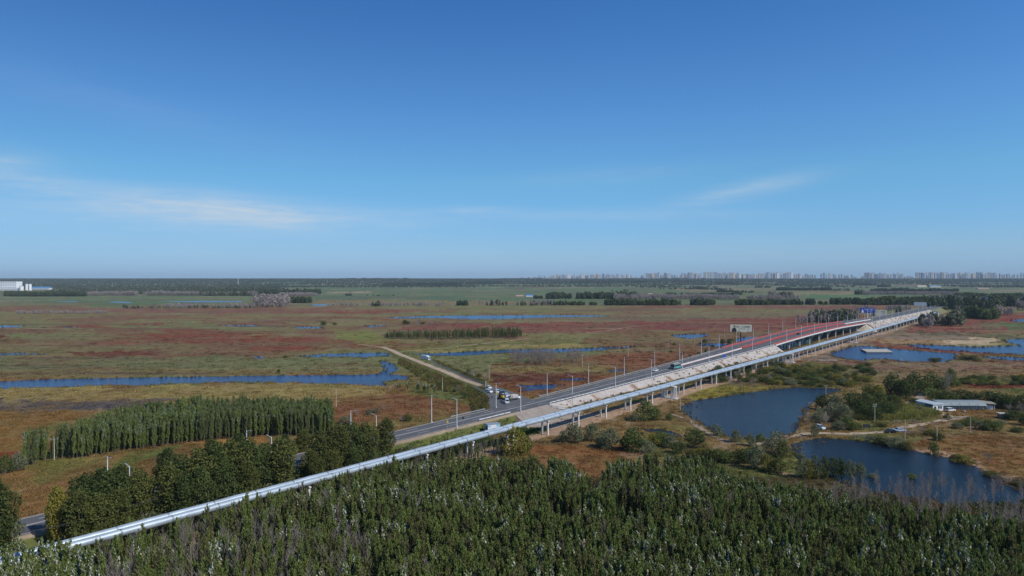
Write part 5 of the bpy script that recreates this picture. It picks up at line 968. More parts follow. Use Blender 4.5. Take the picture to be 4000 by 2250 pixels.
pr_p2 = [proto(onemesh('poplar', q_[0], q_[1], [L_pop, leafmat('grey_green_leaves', (.16, .20, .14), (.30, .34, .26), .3)], M_bark)) for q_ in P_p]
score = Y-np.interp(project(X, Y, 0)[0], [95, 300, 700, 1060, 1310], [214, 226, 247, 275, 290]); vis = np.argsort(score); f_i = [i for i in vis if not isp[i]][:60]
trl = [treeobj('poplar_tree', P_g[i][0], P_g[i][1], [L_grove, L_pale], M_bark) for i in range(4)]
individuals(f_i, trl, 'poplar_tree', 'young poplar on the front edge of the plantation left of the road', 'tree', 'front poplars of the left plantation')
rest = np.ones(len(X), bool); rest[f_i] = False
for m_, pr in ((rest & ~isp, pr_l), (rest & isp, pr_p2)): scatter('poplar_plantation', 'block of young poplars filling the plantation left of the road'+(', silvery crowns' if pr is pr_p2 else ''), 'trees', np.c_[X[m_], Y[m_], 0*X[m_]], pr, Hh[m_]/9.5, R, lean=.03)

# ------------------------------------------------------------------ big roadside trees on the left
def solve_w(px_, wv): u_ = (px_-2000)/F; s_ = (233+.773*wv+.634*u_*wv)/(.82-u_); return RP(s_, wv)
BT = [lobed(100+i, 16, 5.0, 2.6, 5200, .30, 17, .5) for i in range(5)]; tb_ = [treeobj('elm_tree', q_[0], q_[1], [L_dark if i not in (1, 3) else L_olive], M_bark) for i, q_ in enumerate(BT)]+[treeobj('elm_tree', BT[2][0], BT[2][1], [L_yel], M_bark)]
near_row = [(-70, 1880, -6), (-25, 1850, -6), (215, 1885, -7), (330, 1838, -6), (395, 1815, -6), (465, 1838, -6.5), (538, 1818, -6), (705, 1768, -6), (772, 1735, -6), (838, 1714, -6), (905, 1702, -6), (965, 1700, -6), (1030, 1725, -6.5), (1205, 1748, -6), (1250, 1672, -5.5), (1312, 1648, -5.5), (1372, 1640, -5.5), (1425, 1640, -6), (1505, 1624, -3.5), (1232, 1768, -11), (1300, 1758, -11), (1385, 1745, -11), (1450, 1752, -12), (870, 1795, -11), (775, 1812, -12), (960, 1790, -12), (455, 1900, -11), (385, 1915, -12), (300, 1905, -11), (1092, 1694, -8), (655, 1805, -9), (700, 1850, -12), (305, 1895, -8),
            (650, 1742, 17), (820, 1705, 18), (930, 1680, 18), (1110, 1690, 18), (1180, 1672, 17), (470, 1810, 18)]
near_row.sort()
for n_, (px_, yt, wv) in enumerate(near_row):
    p = solve_w(px_, wv); h = CAMZ-(yt-1086)*p[1]/F; k = 5 if px_ in (215,) else [0, 1, 2, 3, 4][n_ % 5] if px_ < 1200 or px_ > 1330 else [1, 3][n_ % 2]; s_ = h/16.2; sw = s_*{1505: .85, 215: .62, -25: .8, -70: .9}.get(px_, 1.04)
    b_ = tb_[k]
    if not b_.get('used'): o = b_; b_['used'] = 1; o.location = (p[0], p[1], -.1); o.scale = (sw, sw, s_); o.rotation_euler = (0, 0, n_*1.3)
    else: o = copy_tree(b_, (p[0], p[1], -.1), n_*1.3, (sw, sw, s_)); del o['used']
    kind = 'yellow green' if k == 5 else 'olive green' if k in (1, 3) else 'dark green'; side = 'beyond the road' if wv > 0 else 'on the near verge' if wv > -9 else 'close to the pipeline'
    tag(o, f'{kind} roadside elm {side}, {nth(n_+1)} from the left of the dark row', 'tree', 'big roadside trees between the road and the pipeline')
for b_ in tb_:
    if 'used' in b_: del b_['used']

ug = [proto(onemesh('undergrowth_bush', *lobed(880+i, 3.4, 1.7, .2, 420, .24, 7, .4, False), [[L_olive, L_dark, L_wil, L_green][i]], M_bark)) for i in range(4)]
sv = R.uniform(163, 236, 900); sv = np.where((sv > 203) & (sv < 220), sv-45+sv*0, sv); ov = R.uniform(5, 27, 900); pts = np.array([RP(a, -c)[:2]+(max(-.1, zr(a)*(1-c/5)-.4),) for a, c in zip(sv, ov)]); dpp = (pts[:, 0]-(-1.31647659e-05*pts[:, 1]**2+.82438*pts[:, 1]-201.5))/1.29
ok_ = (dpp < -3.5) & (R.random(900) < np.interp(ov, [3, 12, 27], [.9, .8, .35])); scatter('undergrowth', 'dark undergrowth beneath the big roadside trees', 'undergrowth', pts[ok_], ug, (.45+.75*R.random(900))[ok_], R)
n_ = 1500; pxx = R.uniform(2980, 4150, n_); yy_ = R.uniform(150, np.interp(pxx, [3300, 3700], [190, 176]), n_); xx_ = (pxx-2000)/F*yy_; ok_ = dry(xx_, yy_); ug2 = [proto(onemesh('low_thicket', *lobed(890+i, 3.0, 1.5, .2, 300, .2, 6, .4, False), [[L_olive, L_brown, L_wil, L_olive][i]], M_bark)) for i in range(4)]
scatter('low_thicket', 'olive and brown thicket between the plantation and the lower pond', 'undergrowth', np.c_[xx_, yy_, 0*xx_][ok_], ug2, (.4+.6*R.random(n_))[ok_], R)
n_ = 420; pxx = R.uniform(2950, 4150, n_); yy_ = R.uniform(150, np.interp(pxx, [3300, 3700], [186, 172]), n_); xx_ = (pxx-2000)/F*yy_; ok_ = dry(xx_, yy_)
scatter('sapling_thicket', 'small leafless saplings between the plantation and the lower pond', 'trees', np.c_[xx_, yy_, 0*xx_][ok_], pr_b, (.35+.3*R.random(n_))[ok_], R)
sv = R.uniform(120, 236, 520); pts = np.array([PP(a, R.uniform(-7, 9))[:2]+(0,) for a in sv]); scatter('sapling_thicket', 'thin saplings growing close to the pipeline', 'trees', pts, pr_b+[pr_g[6], pr_g[6], pr_g[0]], .35+.38*R.random(520), R)

# ------------------------------------------------------------------ shrubs and single trees
SH = {'green': (L_green, .0), 'willow': (L_wil, 0), 'yellow': (L_yel, 0), 'dark': (L_dark, 0), 'olive': (L_olive, 0)}
shm = {}
for k, (lm_, _) in SH.items():
    shm[k] = [(lobed(200+j*7+len(k), 6, 3.0, .5, 1500, .21, 11, .45, False), lm_) for j in range(2)]
bb_ = [baretree(300+i, 5, 34, .95, .06, 4) for i in range(3)]; SHT = {}
LW = {'green': 'green', 'willow': 'grey green', 'yellow': 'yellow green', 'dark': 'dark green', 'olive': 'olive green', 'bare': 'leafless grey'}
cnt_lab = {}
def shrub(px_, yb, yt, wpx, kind, where, j=0, tree=False, group=None):
    x, y = G(px_, yb, 0); h = (yb-yt)*y/F*1.0; r_ = wpx/2*y/F; nm = ('tree' if tree else 'shrub') if kind != 'bare' else ('bare_tree' if tree else 'bare_bush'); nm = {'tree': 'willow_tree' if kind == 'willow' else 'broadleaf_tree', 'shrub': 'shrub'}.get(nm, nm)
    key = (kind, j % 2 if kind != 'bare' else j % 3, nm)
    if key not in SHT:
        if kind == 'bare': o = treeobj(nm, None, bb_[key[1]], None, M_twig, cn='branches', tn='branches')
        else: q_, lm_ = shm[kind][key[1]]; o = treeobj(nm, q_[0], q_[1], [lm_], M_bark, cn='foliage' if not tree else 'crown', tn='stems' if not tree else 'trunk')
        SHT[key] = o
    else: o = copy_tree(SHT[key])
    o.location = (x, y, -.05); hs = max(.25, h/(6.2 if kind != 'bare' else 5.6)); ws = max(.25, r_/(3.0 if kind != 'bare' else 1.9)); o.scale = (ws, ws, hs); o.rotation_euler = (0, 0, (px_*.37) % 6.28)
    base = f'{LW[kind]} {"tree" if tree else "bush" if kind == "bare" else "shrub"} {where}'; cnt_lab.setdefault((base), []).append((px_, o)); tag(o, base, 'tree' if tree else 'shrub', group or 'shrubs and trees '+where); return o
W1 = 'right of the pipeline'
for i, a in enumerate([(2015,1778,1660,110,'yellow',1),(2060,1770,1700,60,'green',0),(1960,1770,1705,60,'willow',0),(2240,1730,1650,90,'willow',1),(2200,1728,1680,60,'willow',0),(2314,1722,1650,80,'willow',1),(2381,1752,1665,95,'willow',1),(2350,1745,1700,60,'green',0),(2471,1762,1661,105,'green',1),(2440,1755,1700,60,'green',0),(2525,1768,1714,75,'willow',0),(2550,1745,1690,70,'yellow',0),(2585,1742,1680,75,'green',0),(2620,1750,1700,60,'willow',0),(2713,1748,1670,100,'dark',1),(2650,1772,1722,80,'dark',0),(2614,1642,1612,40,'green',0),(2523,1642,1556,95,'green',1),(2480,1645,1610,50,'willow',0),(2560,1640,1590,60,'olive',0)]): shrub(*a[:5], W1, i, bool(a[5]))
for i, a in enumerate([(2798,1702,1654,50,'willow',1),(2874,1728,1676,48,'willow',1),(2933,1742,1690,44,'willow',1),(2971,1728,1690,40,'green',1),(3030,1772,1680,95,'willow',1),(3060,1790,1720,60,'olive',1)]): shrub(*a[:5], 'on the big pond bank', i, bool(a[5]))
for i, a in enumerate([(2765,1795,1745,70,'olive'),(2800,1802,1748,75,'green'),(2840,1808,1755,75,'green'),(2880,1808,1752,75,'olive'),(2920,1812,1740,80,'green'),(2955,1832,1735,80,'willow'),(2700,1790,1750,60,'olive'),(2740,1785,1748,60,'yellow'),(3000,1840,1770,70,'yellow'),(3040,1850,1780,70,'olive')]): shrub(*a[:5], 'in the hedge behind the plantation', i)
for i, (px_, yt) in enumerate([(3134,1757),(3160,1790),(3188,1770),(3220,1776),(3256,1779),(3287,1783),(3323,1793),(3359,1803),(3150,1830),(3180,1840),(3410,1850),(3560,1880)]): shrub(px_, 1868, yt, 48, ['willow','yellow','willow','olive','dark','dark','willow','willow','yellow','yellow','willow','green'][i], 'before the lower pond', i, True)
for i, a in enumerate([(3157,1674,1606,50,'bare',1),(3184,1706,1650,36,'willow',1),(3278,1680,1640,60,'willow',0),(3309,1678,1625,85,'green',0),(3340,1676,1648,60,'green',0),(3381,1726,1695,70,'bare',0),(3345,1718,1692,60,'bare',0),(3410,1730,1700,60,'willow',0),(3440,1735,1700,60,'olive',0),(3466,1738,1706,60,'willow',0),(3507,1750,1703,75,'willow',0),(3538,1756,1722,60,'olive',0),(3646,1777,1717,45,'green',1),(3740,1795,1772,60,'olive',0),(3762,1808,1775,85,'yellow',0),(3861,1817,1764,60,'bare',0),(3874,1864,1838,70,'olive',0),(3937,1892,1863,70,'bare',0),(3990,1900,1880,60,'olive',0),(3700,1640,1612,30,'olive',0)]): shrub(*a[:5], 'on the far bank of the lower pond', i, bool(a[5]))
for i, a in enumerate([(3794,1660,1625,75,'green'),(3760,1662,1640,60,'green'),(3835,1678,1640,55,'willow'),(3858,1680,1636,55,'green'),(3885,1682,1640,65,'green'),(3905,1660,1640,60,'willow'),(3978,1688,1668,60,'dark'),(3740,1674,1650,50,'willow'),(3960,1640,1600,70,'dark'),(4000,1660,1610,60,'dark'),(3560,1700,1680,60,'bare'),(3600,1690,1668,60,'bare'),(3640,1700,1675,70,'olive'),(3670,1720,1690,60,'olive'),(3570,1655,1640,60,'bare'),(3500,1655,1640,60,'bare'),(3440,1665,1648,60,'olive')]): shrub(*a[:5], 'in the scrub right of the farm road', i)
WF = 'around the farm'
for i, a in enumerate([(3215,1600,1535,70,'dark'),(3262,1606,1540,80,'willow'),(3325,1602,1530,90,'dark'),(3388,1606,1530,90,'dark'),(3440,1604,1525,85,'dark'),(3492,1606,1537,80,'olive'),(3370,1628,1560,90,'dark'),(3462,1628,1562,90,'dark'),(3250,1642,1568,85,'willow'),(3295,1652,1578,80,'willow'),(3200,1650,1590,60,'willow'),(3225,1672,1610,60,'bare'),(3410,1640,1580,80,'dark'),(3430,1560,1500,60,'yellow'),(3400,1545,1500,70,'olive'),(3487,1545,1452,75,'dark'),(3515,1552,1480,70,'dark'),(3572,1545,1448,78,'dark'),(3540,1556,1475,70,'dark'),(3640,1538,1450,80,'dark'),(3612,1545,1478,60,'green'),(3680,1540,1470,60,'willow'),(3705,1525,1455,62,'bare'),(3712,1510,1435,55,'green'),(3645,1572,1512,100,'green'),(3695,1576,1522,90,'dark'),(3755,1572,1518,95,'dark'),(3805,1578,1528,80,'dark'),(3868,1584,1525,100,'dark'),(3912,1590,1530,95,'dark'),(3960,1598,1538,90,'green'),(4010,1604,1535,90,'dark'),(3992,1618,1572,70,'bare'),(3940,1612,1578,60,'bare'),(3560,1580,1550,60,'olive'),(3500,1585,1556,50,'green')]): shrub(*a[:5], WF, i, True)
rs = random.Random(3)
for i in range(105): px_ = rs.uniform(2985, 3425); yb = rs.uniform(1440, 1512)-(px_ < 3100)*8+(px_ > 3330)*-12; shrub(px_, yb, yb-rs.uniform(13, 26), rs.uniform(30, 56), rs.choice(['yellow', 'olive', 'olive', 'willow', 'green', 'dark', 'yellow']), 'in the thicket behind the big pond', i)
for i in range(46): px_ = rs.uniform(2740, 3010); yb = rs.uniform(1408, 1470)+(2850-px_)*.12*(px_ < 2850)+18; shrub(px_, yb+8, yb-rs.uniform(10, 26), rs.uniform(28, 50), rs.choice(['olive', 'green', 'willow', 'bare', 'dark', 'olive']), 'before the right lake', i)
for i in range(34): px_ = rs.uniform(3740, 4030); yb = rs.uniform(1480, 1508); shrub(px_, yb, yb-rs.uniform(12, 24), rs.uniform(28, 52), rs.choice(['yellow', 'olive', 'green', 'dark']), 'in the band behind the farm trees', i)
for i, (px_, yb) in enumerate([(3655,1413),(3640,1412),(3668,1411)]): shrub(px_, yb, yb-16, 30, 'olive', 'on the islet in the right lake', i)
for i, a in enumerate([(3775,1405,1385,60,'olive'),(3800,1408,1388,60,'olive'),(2860,1525,1475,40,'bare'),(2890,1530,1480,36,'bare'),(2940,1528,1470,40,'bare')]): shrub(*a[:5], 'near the lake shore', i, i > 1)
WC = 'in the marsh left of the causeway'
SP = [(poplar(400+i, 7.0, 1.6, 1100, .2, pale=.7)) for i in range(2)]; spo = None
for i, (px_, yb, yt) in enumerate([(1544,1515,1498),(1554,1518,1501),(1562,1519,1496),(1592,1526,1492),(1628,1531,1500),(1636,1531,1491),(1655,1534,1503),(1663,1535,1499),(1671,1534,1504),(1696,1541,1507)]):
    x, y = G(px_, yb); h = (yb-yt)*y/F
    if spo is None: o = spo = treeobj('poplar_tree', SP[0][0], SP[0][1], [L_pop, L_pale], M_bark)
    else: o = copy_tree(spo)
    o.location = (x, y, 0); o.scale = (h/7,)*3; o.rotation_euler = (0, 0, i); tag(o, f'small white tipped poplar by the river bend, {nth(i+1)} from the left', 'tree', 'small poplars by the river bend')
for i, a in enumerate([(1814,1556,1527,36,'green',0),(1787,1540,1503,40,'bare',1),(1265,1271,1251,30,'green',0),(1238,1262,1251,30,'bare',0),(1306,1270,1258,24,'green',0),(1350,1655,1625,60,'willow',0),(1395,1625,1600,40,'bare',0),(1440,1620,1596,34,'willow',0),(1590,1645,1615,50,'olive',0),(1570,1650,1622,40,'bare',0),(1470,1612,1590,34,'willow',0),(1088,1456,1440,16,'dark',0),(1115,1398,1386,24,'olive',0),(1500,1608,1580,30,'bare',0),(70,1840,1760,60,'willow',1),(20,1850,1770,60,'green',1)]): shrub(*a[:5], WC, i, bool(a[5]))
for i in range(10): px_ = rs.uniform(1820, 1905); yb = 1478+(px_-1860)*.1-rs.uniform(0, 14); shrub(px_, yb, yb-rs.uniform(18, 36), rs.uniform(20, 34), 'bare' if i % 4 else 'olive', 'right of the causeway fence', i)
for i in range(16): px_ = rs.uniform(1578, 1702); yb = 1268-rs.uniform(0, 5); shrub(px_, yb, yb-rs.uniform(8, 18)*(1.2 if px_ < 1640 else .8), rs.uniform(14, 26), 'bare' if i % 3 else 'olive', 'on the dry rise before the far pool', i)
for i in range(26): px_ = rs.uniform(2550, 2950); yb = rs.uniform(1345, 1400); pxr = np.interp(yb, [1340, 1420], [2900, 2600]); px_ = min(px_, pxr); shrub(px_, yb, yb-rs.uniform(8, 17), rs.uniform(14, 26), 'bare' if i % 3 else 'olive', 'in the red marsh left of the road', i)
for i in range(12): px_ = rs.uniform(2600, 2620+i*20); shrub(rs.uniform(2730, 2860), 1336+rs.uniform(0, 8), 1322, 26, 'olive' if i % 2 else 'bare', 'between the marsh pools', i)
for base, lst in cnt_lab.items():
    if len(lst) > 1:
        for n_, (_, o) in enumerate(sorted(lst, key=lambda v: v[0])): o['label'] = f'{base}, {nth(n_+1)} from left'
# bare thickets: countable leafless trees
def thicket(n_, box, hrange, label, group, z=0, r_=1.0):
    q0 = None; k = 0
    for i in range(n_):
        px_ = rs.uniform(box[0], box[1]); yb = rs.uniform(box[2], box[3]); x, y = G(px_, yb); h = rs.uniform(*hrange)
        base = THB[i % 3]
        if base is None: THB[i % 3] = o = treeobj('bare_tree', None, baretree(500+i, 9, 40, 1.0, .09, 4), None, M_twig, tn='branches')
        else: o = copy_tree(base)
        o.location = (x, y, 0); o.scale = (h/9*r_, h/9*r_, h/9); o.rotation_euler = (0, 0, rs.random()*6.28); tag(o, label, 'tree', group)
THB = [None]*3
thicket(95, (1995, 2300, 1408, 1428), (7, 10.5), 'leafless grey tree in the thicket before the channel', 'leafless trees before the channel', r_=1.3)
thicket(80, (3240, 4060, 1925, 2015), (4.5, 7.0), 'leafless sapling on the near shore of the lower pond', 'leafless trees by the lower pond', r_=1.0)
thicket(14, (2010, 2260, 1500, 1560), (2, 3.5), 'small leafless bush in the marsh by the junction', 'leafless bushes by the junction', r_=1.6)
# poplar strip in the marsh
X = []; Y = []
for i in range(430):
    px_ = rs.uniform(1502, 2038); b0 = np.interp(px_, [1500, 1700, 2038], [1323, 1327, 1320]); x, y = G(px_, b0-rs.uniform(0, 1)**1.2*9*min(1, (px_-1490)/200)); X.append(x); Y.append(y)
X = np.array(X); Y = np.array(Y); Hh = np.interp(2000+F*X/Y, [1500, 1600, 1900, 2038], [5.6, 6.2, 8.2, 8.0])*(.8+.5*fbm(X/9, Y/9, 3, 2))+R.normal(size=len(X))*.8; vis = np.argsort(Y)[:20]; tri_ = [treeobj('poplar_tree', P_g[i][0], P_g[i][1], [L_pop2 if i else L_pop, L_pale], M_pbark) for i in range(2)]
individuals(list(vis), tri_, 'poplar_tree', 'young poplar on the front of the narrow strip in the middle of the marsh', 'tree', 'front poplars of the marsh strip'); rest = np.ones(len(X), bool); rest[vis] = False
scatter('poplar_plantation', 'narrow strip of young poplars in the middle of the marsh', 'trees', np.c_[X[rest], Y[rest], 0*X[rest]], pr_l[:3]+pr_p2[:2]+[pr_g[6]], Hh[rest]/9.5, R)

# ------------------------------------------------------------------ far tree belts and woods
def farproto(seed, mats_, H=12, Rr=4.2, nl=260, size=1.0): q_ = lobed(seed, H, Rr, .8, nl, size, 7, .5, True, .25); return proto(onemesh('far_tree', q_[0], q_[1], [mats_], M_bark))
fp_d = [farproto(700+i, L_far) for i in range(4)]; fp_g = [farproto(720+i, L_green) for i in range(3)]; fp_w = [farproto(730+i, L_wil) for i in range(2)]
def farbare(seed):
    q_ = lobed(seed, 12, 2.6, 2.0, 170, .55, 8, .3, True, .2); v, f = baretree(seed, 12, 26, 1.3, .14, 2); v[:, :2] *= 1.0; return proto(onemesh('far_bare_tree', q_[0], (v, f), [L_fargrey], M_twig)) if False else proto(onemesh('far_bare_tree', (q_[0][0], q_[0][1], q_[0][2]), tubesq([((0, 0, 0), (0, 0, 11), .3, .1)]+[((0, 0, 3+i), (1.6*math.cos(i*2.1), 1.6*math.sin(i*2.1), 6.5+i*.8), .14, .06) for i in range(6)], 4), [L_fargrey], M_twig))
fp_b = [farbare(740+i) for i in range(3)]
def belt(px0, px1, yb, yt, kind, label, depth=30, dens=1.0, nmax=4000, name='tree_belt'):
    Y0 = 160000.0/(yb-1086); h = (yb-yt)*Y0/F*1.0; pr = {'dark': fp_d, 'green': fp_d[:2]+fp_g, 'bare': fp_b, 'mixed': fp_d[:1]+fp_b+fp_w, 'willow': fp_w+fp_g[:1]}[kind]
    width = (px1-px0)/F*Y0; sp_ = max(2.2, h*.36)/dens; n_ = int(min(nmax, width*depth/(sp_*sp_)*1.0+width/sp_)); x = R.uniform(px0, px1, n_); y = Y0+R.random(n_)*depth; X_ = (x-2000)/F*y; hh = h*(.62+.48*R.random(n_))*(.72+.56*fbm(X_/(h*2.5), y/40, 3, 2))
    ok_ = dry(X_, y) & (vnoise(X_/(h*2.2)+yb, y/(h*3), 5) > (.22 if dens > .85 else .30)); scatter(name, label, 'trees', np.c_[X_, y, terr(y)-.2][ok_], pr, (hh/12)[ok_], R)
BL = [(988, 1130, 1203, 1150, 'bare', 'dense grey leafless grove left of centre', 260, .75), (1128, 1212, 1184, 1157, 'dark', 'dark round clump of trees beside the grey grove', 50, 1), (1010, 1120, 1190, 1160, 'mixed', 'mixed trees behind the grey grove', 200, .6),
 (20, 335, 1158, 1138, 'dark', 'dark edge of the left woods', 120, .8), (330, 780, 1155, 1136, 'bare', 'grey leafless strip before the left woods', 40, 1.1), (770, 1010, 1156, 1138, 'mixed', 'mixed edge of the left woods', 60, 1), (850, 1250, 1150, 1130, 'dark', 'dark woods left of centre', 200, .6), (1090, 1240, 1157, 1143, 'bare', 'pale leafless trees behind the grove', 120, .7),
 (640, 1000, 1204, 1186, 'bare', 'low grey bushes left of the grove', 60, .45), (60, 420, 1227, 1212, 'bare', 'low grey scrub band at the left', 25, .5), (480, 1000, 1205, 1192, 'mixed', 'sparse scrub band at the left', 40, .3),
 (1290, 1720, 1197, 1181, 'bare', 'thin grey scrub line before the green fields', 30, .55), (1785, 1824, 1194, 1172, 'dark', 'small dark clump before the green fields', 14, 1), (1455, 1500, 1197, 1175, 'mixed', 'small mixed clump before the green fields', 20, .5), (1868, 2160, 1194, 1172, 'mixed', 'thin mixed trees right of the dark clump', 30, .45), (2000, 2150, 1190, 1170, 'bare', 'sparse grey trees before the farm houses', 30, .5),
 (2132, 2485, 1168, 1141, 'dark', 'broad dark wood right of the blue roofed farm', 120, .75), (2085, 2120, 1167, 1152, 'dark', 'two dark trees beside the farm houses', 12, .8), (2155, 2330, 1193, 1176, 'green', 'small trees starting the long green row', 20, .7), (2310, 2795, 1193, 1167, 'green', 'long row of green trees across the middle', 26, 1.0), (2395, 2890, 1173, 1149, 'bare', 'grey leafless wood behind the green row', 150, .7), (2880, 3120, 1175, 1152, 'bare', 'grey leafless wood right of centre', 120, .6), (2600, 2900, 1152, 1143, 'green', 'green trees behind the grey wood', 60, .6),
 (2872, 3000, 1192, 1168, 'green', 'green row right of the gap', 26, 1), (3000, 3186, 1191, 1166, 'dark', 'conical dark row before the bridge end', 26, 1), (3190, 3232, 1191, 1175, 'green', 'few small trees ending the dark row', 20, .5), (3242, 3365, 1190, 1166, 'dark', 'dark row above the billboards', 26, 1), (3368, 3660, 1192, 1163, 'green', 'dense green row above the billboards', 60, .9), (3005, 3100, 1163, 1138, 'mixed', 'mixed grove at right of centre', 60, .7),
 (3150, 3350, 1262, 1214, 'mixed', 'tall thin mixed grove beyond the red bridge', 50, .9), (3120, 3200, 1268, 1232, 'bare', 'pale bushes beyond the bridge', 40, .5), (3305, 3342, 1238, 1213, 'dark', 'dark tree clump left of the blue billboard', 12, .9), (3395, 3465, 1222, 1183, 'green', 'green trees behind the blue billboard', 30, .8), (3340, 3400, 1216, 1192, 'bare', 'grey trees left of the green ones', 40, .6), (3460, 3570, 1216, 1190, 'bare', 'grey trees behind the lamps', 40, .6), (3500, 3560, 1226, 1198, 'dark', 'dark clump behind the distant lamps', 14, .6),
 (3645, 3900, 1212, 1160, 'dark', 'tall dark roadside trees at the far road end', 120, .55), (3860, 4060, 1200, 1152, 'dark', 'dark trees at the far right edge', 120, .5), (3620, 3680, 1205, 1170, 'green', 'round green trees at the far road end', 60, .7),
 (3755, 3898, 1249, 1203, 'green', 'dense poplar grove at right', 60, 1.1), (3600, 3756, 1275, 1222, 'mixed', 'loose mixed trees right of the pipeline end', 60, .8), (3590, 3650, 1283, 1240, 'bare', 'grey trees beside the pipeline end', 30, .8), (3895, 3960, 1235, 1195, 'bare', 'grey trees right of the poplar grove', 60, .8), (3950, 4060, 1215, 1165, 'bare', 'grey thicket at the right edge', 100, .8), (3790, 3880, 1292, 1270, 'bare', 'small grey bushes in the red field', 20, .5), (3730, 3780, 1212, 1190, 'mixed', 'mixed scrub by the grove', 30, .7),
 (3030, 3250, 1135, 1122, 'dark', 'dark belt in the far fields, right of centre', 60, .8), (3250, 3320, 1136, 1126, 'mixed', 'thin belt in the far fields', 60, .5), (3400, 3745, 1139, 1126, 'dark', 'long dark belt in the far fields at right', 60, .8), (3370, 3750, 1152, 1139, 'bare', 'long grey belt in the far fields at right', 120, .7), (3342, 3378, 1151, 1130, 'mixed', 'grey clump left of the long grey belt', 40, 1), (3730, 4080, 1162, 1144, 'green', 'green belt at the right edge', 80, .8), (3560, 4080, 1174, 1156, 'mixed', 'mixed wood behind the dark trees', 120, .5),
 (2700, 2772, 1130, 1121, 'dark', 'short dark belt in the far fields', 60, .8), (2800, 2862, 1142, 1132, 'dark', 'short dark clump in the far fields', 50, .8), (2862, 2945, 1144, 1134, 'green', 'short green clump in the far fields', 50, .6), (2950, 3010, 1124, 1115, 'dark', 'dark far clump', 60, .7), (1495, 1802, 1119, 1104, 'dark', 'long dark belt at the far side of the green fields', 100, .9), (1818, 1962, 1115, 1104, 'dark', 'dark belt beyond the green fields', 80, .8), (2230, 2530, 1113, 1103, 'dark', 'dark belt below the skyline at left', 80, .9), (2360, 2480, 1108, 1101, 'green', 'green belt below the skyline', 80, .8), (2585, 2760, 1104, 1098, 'dark', 'far dark belt below the skyline', 100, .8), (2625, 2750, 1112, 1105, 'dark', 'thin far dark belt', 80, .8), (2790, 2870, 1115, 1106, 'dark', 'far dark clump under the towers', 80, .7), (2450, 2750, 1103, 1098, 'green', 'thin far line of trees', 100, .7), (2600, 2612, 1121, 1112, 'dark', 'single dark far tree clump', 10, 1), (1330, 1600, 1108, 1100, 'green', 'green belt left of the fields', 100, .7), (1950, 2120, 1107, 1101, 'dark', 'belt above the fields', 100, .7), (3330, 3420, 1118, 1108, 'dark', 'scattered clumps at right', 80, .6), (3430, 3480, 1122, 1110, 'dark', 'scattered clumps further right', 80, .6), (1350, 1372, 1155, 1146, 'dark', 'lone field tree', 8, 1), (1430, 1540, 1156, 1150, 'dark', 'row of small field trees', 10, .3)]
for i, a in enumerate(BL): belt(a[0], a[1], a[2], a[3], a[4], a[5], a[6], a[7])
# woods closing the plain: row behind row, left side nearer
x_l, y_l, h_l = [], [], []
yv = 2500.0
while yv < 9800:
    for k in range(int(2.6*yv*.8/ (7+yv/1100))):
        x_ = R.uniform(-.85, .85)*yv; pxx = 2000+F*x_/yv; y_ = yv+R.normal()*yv*.012; nval = vnoise(np.array([x_/520.0]), np.array([y_/190.0]), 13)[0]
        thr = .12 if yv > 6000 else (.16 if pxx < 1100 else (.97 if yv < 4300 else .62 if yv < 5200 else .35))
        if yv < 3100 and pxx > 1000: continue
        if yv < 3700 and pxx < 230: continue
        if nval > thr: x_l.append(x_); y_l.append(y_); h_l.append(11+6*R.random()+(yv > 6000)*2)
    yv *= 1.022
x_l, y_l, h_l = map(np.array, (x_l, y_l, h_l)); scatter('forest', 'dark blue green woods and shelter belts reaching to the horizon', 'forest', np.c_[x_l, y_l, terr(y_l)-.5], fp_d+fp_d+fp_w[:1]+fp_b[:1], h_l/12*1.05, R, zs=.72)
print('forest', len(x_l))

# ------------------------------------------------------------------ marsh grass clumps, reeds on the banks, weeds on the embankment
def tuft(seed, n_=46, h=.8, rr_=.8, wd=.07):
    r = np.random.default_rng(seed); b0 = r.normal(size=(n_, 2))*rr_*.5; tip = b0+r.normal(size=(n_, 2))*.28*h+np.array([-.1, .08])*h; hh = h*(.5+.6*r.random(n_)); a = r.random(n_)*6.28; dx = np.stack([np.cos(a), np.sin(a)], 1)*wd
    V = np.zeros((n_, 4, 3)); V[:, 0, :2] = b0-dx; V[:, 1, :2] = b0+dx; V[:, 2, :2] = tip+dx*.5; V[:, 3, :2] = tip-dx*.5; V[:, 2, 2] = V[:, 3, 2] = hh; return V.reshape(-1, 3), np.arange(n_*4).reshape(n_, 4)
tp = [proto(mesh('grass_tuft', *tuft(800+i, 60, .6, 1.1+.5*i, .10), [L_tint])) for i in range(4)]; rp_ = [proto(mesh('reed_tuft', *tuft(820+i, 60, 1.7, 1.3, .08), [L_tint])) for i in range(3)]
def clump_ok(x, y):
    s_ = (y*.773*.773+0); q_ = ((x+233)*.634*.0)
    wv = ((.82*y-233)-x)/1.2929; sv = y-.634*wv; onroad = (wv > -5.5) & (wv < np.interp(sv, *zip(*WID))+5.5) & (sv < 1320) & ((sv < 534) | (sv > 774)); dp = (x-(-1.31647659e-05*y*y+.82438*y-201.5))/1.29; return ~onroad & dry(x, y), dp
N1 = 52000; yy_ = 1/R.uniform(1/1250, 1/150, N1); xx_ = R.uniform(-.80, .80, N1)*yy_; ok_, dp = clump_ok(xx_, yy_); hide = (dp > 8) & (project(xx_, yy_, 0)[1] > 1900)
ok_ &= ~((np.abs(dp+1) < 5.5) & (R.random(N1) < .88)) & ~hide & (R.random(N1) < (.25+1.0*fbm(xx_/12, yy_/14, 99, 3))*np.interp(yy_, [500, 1250], [1, .25])); xx_, yy_ = xx_[ok_], yy_[ok_]; lc = landcolor(xx_, yy_)
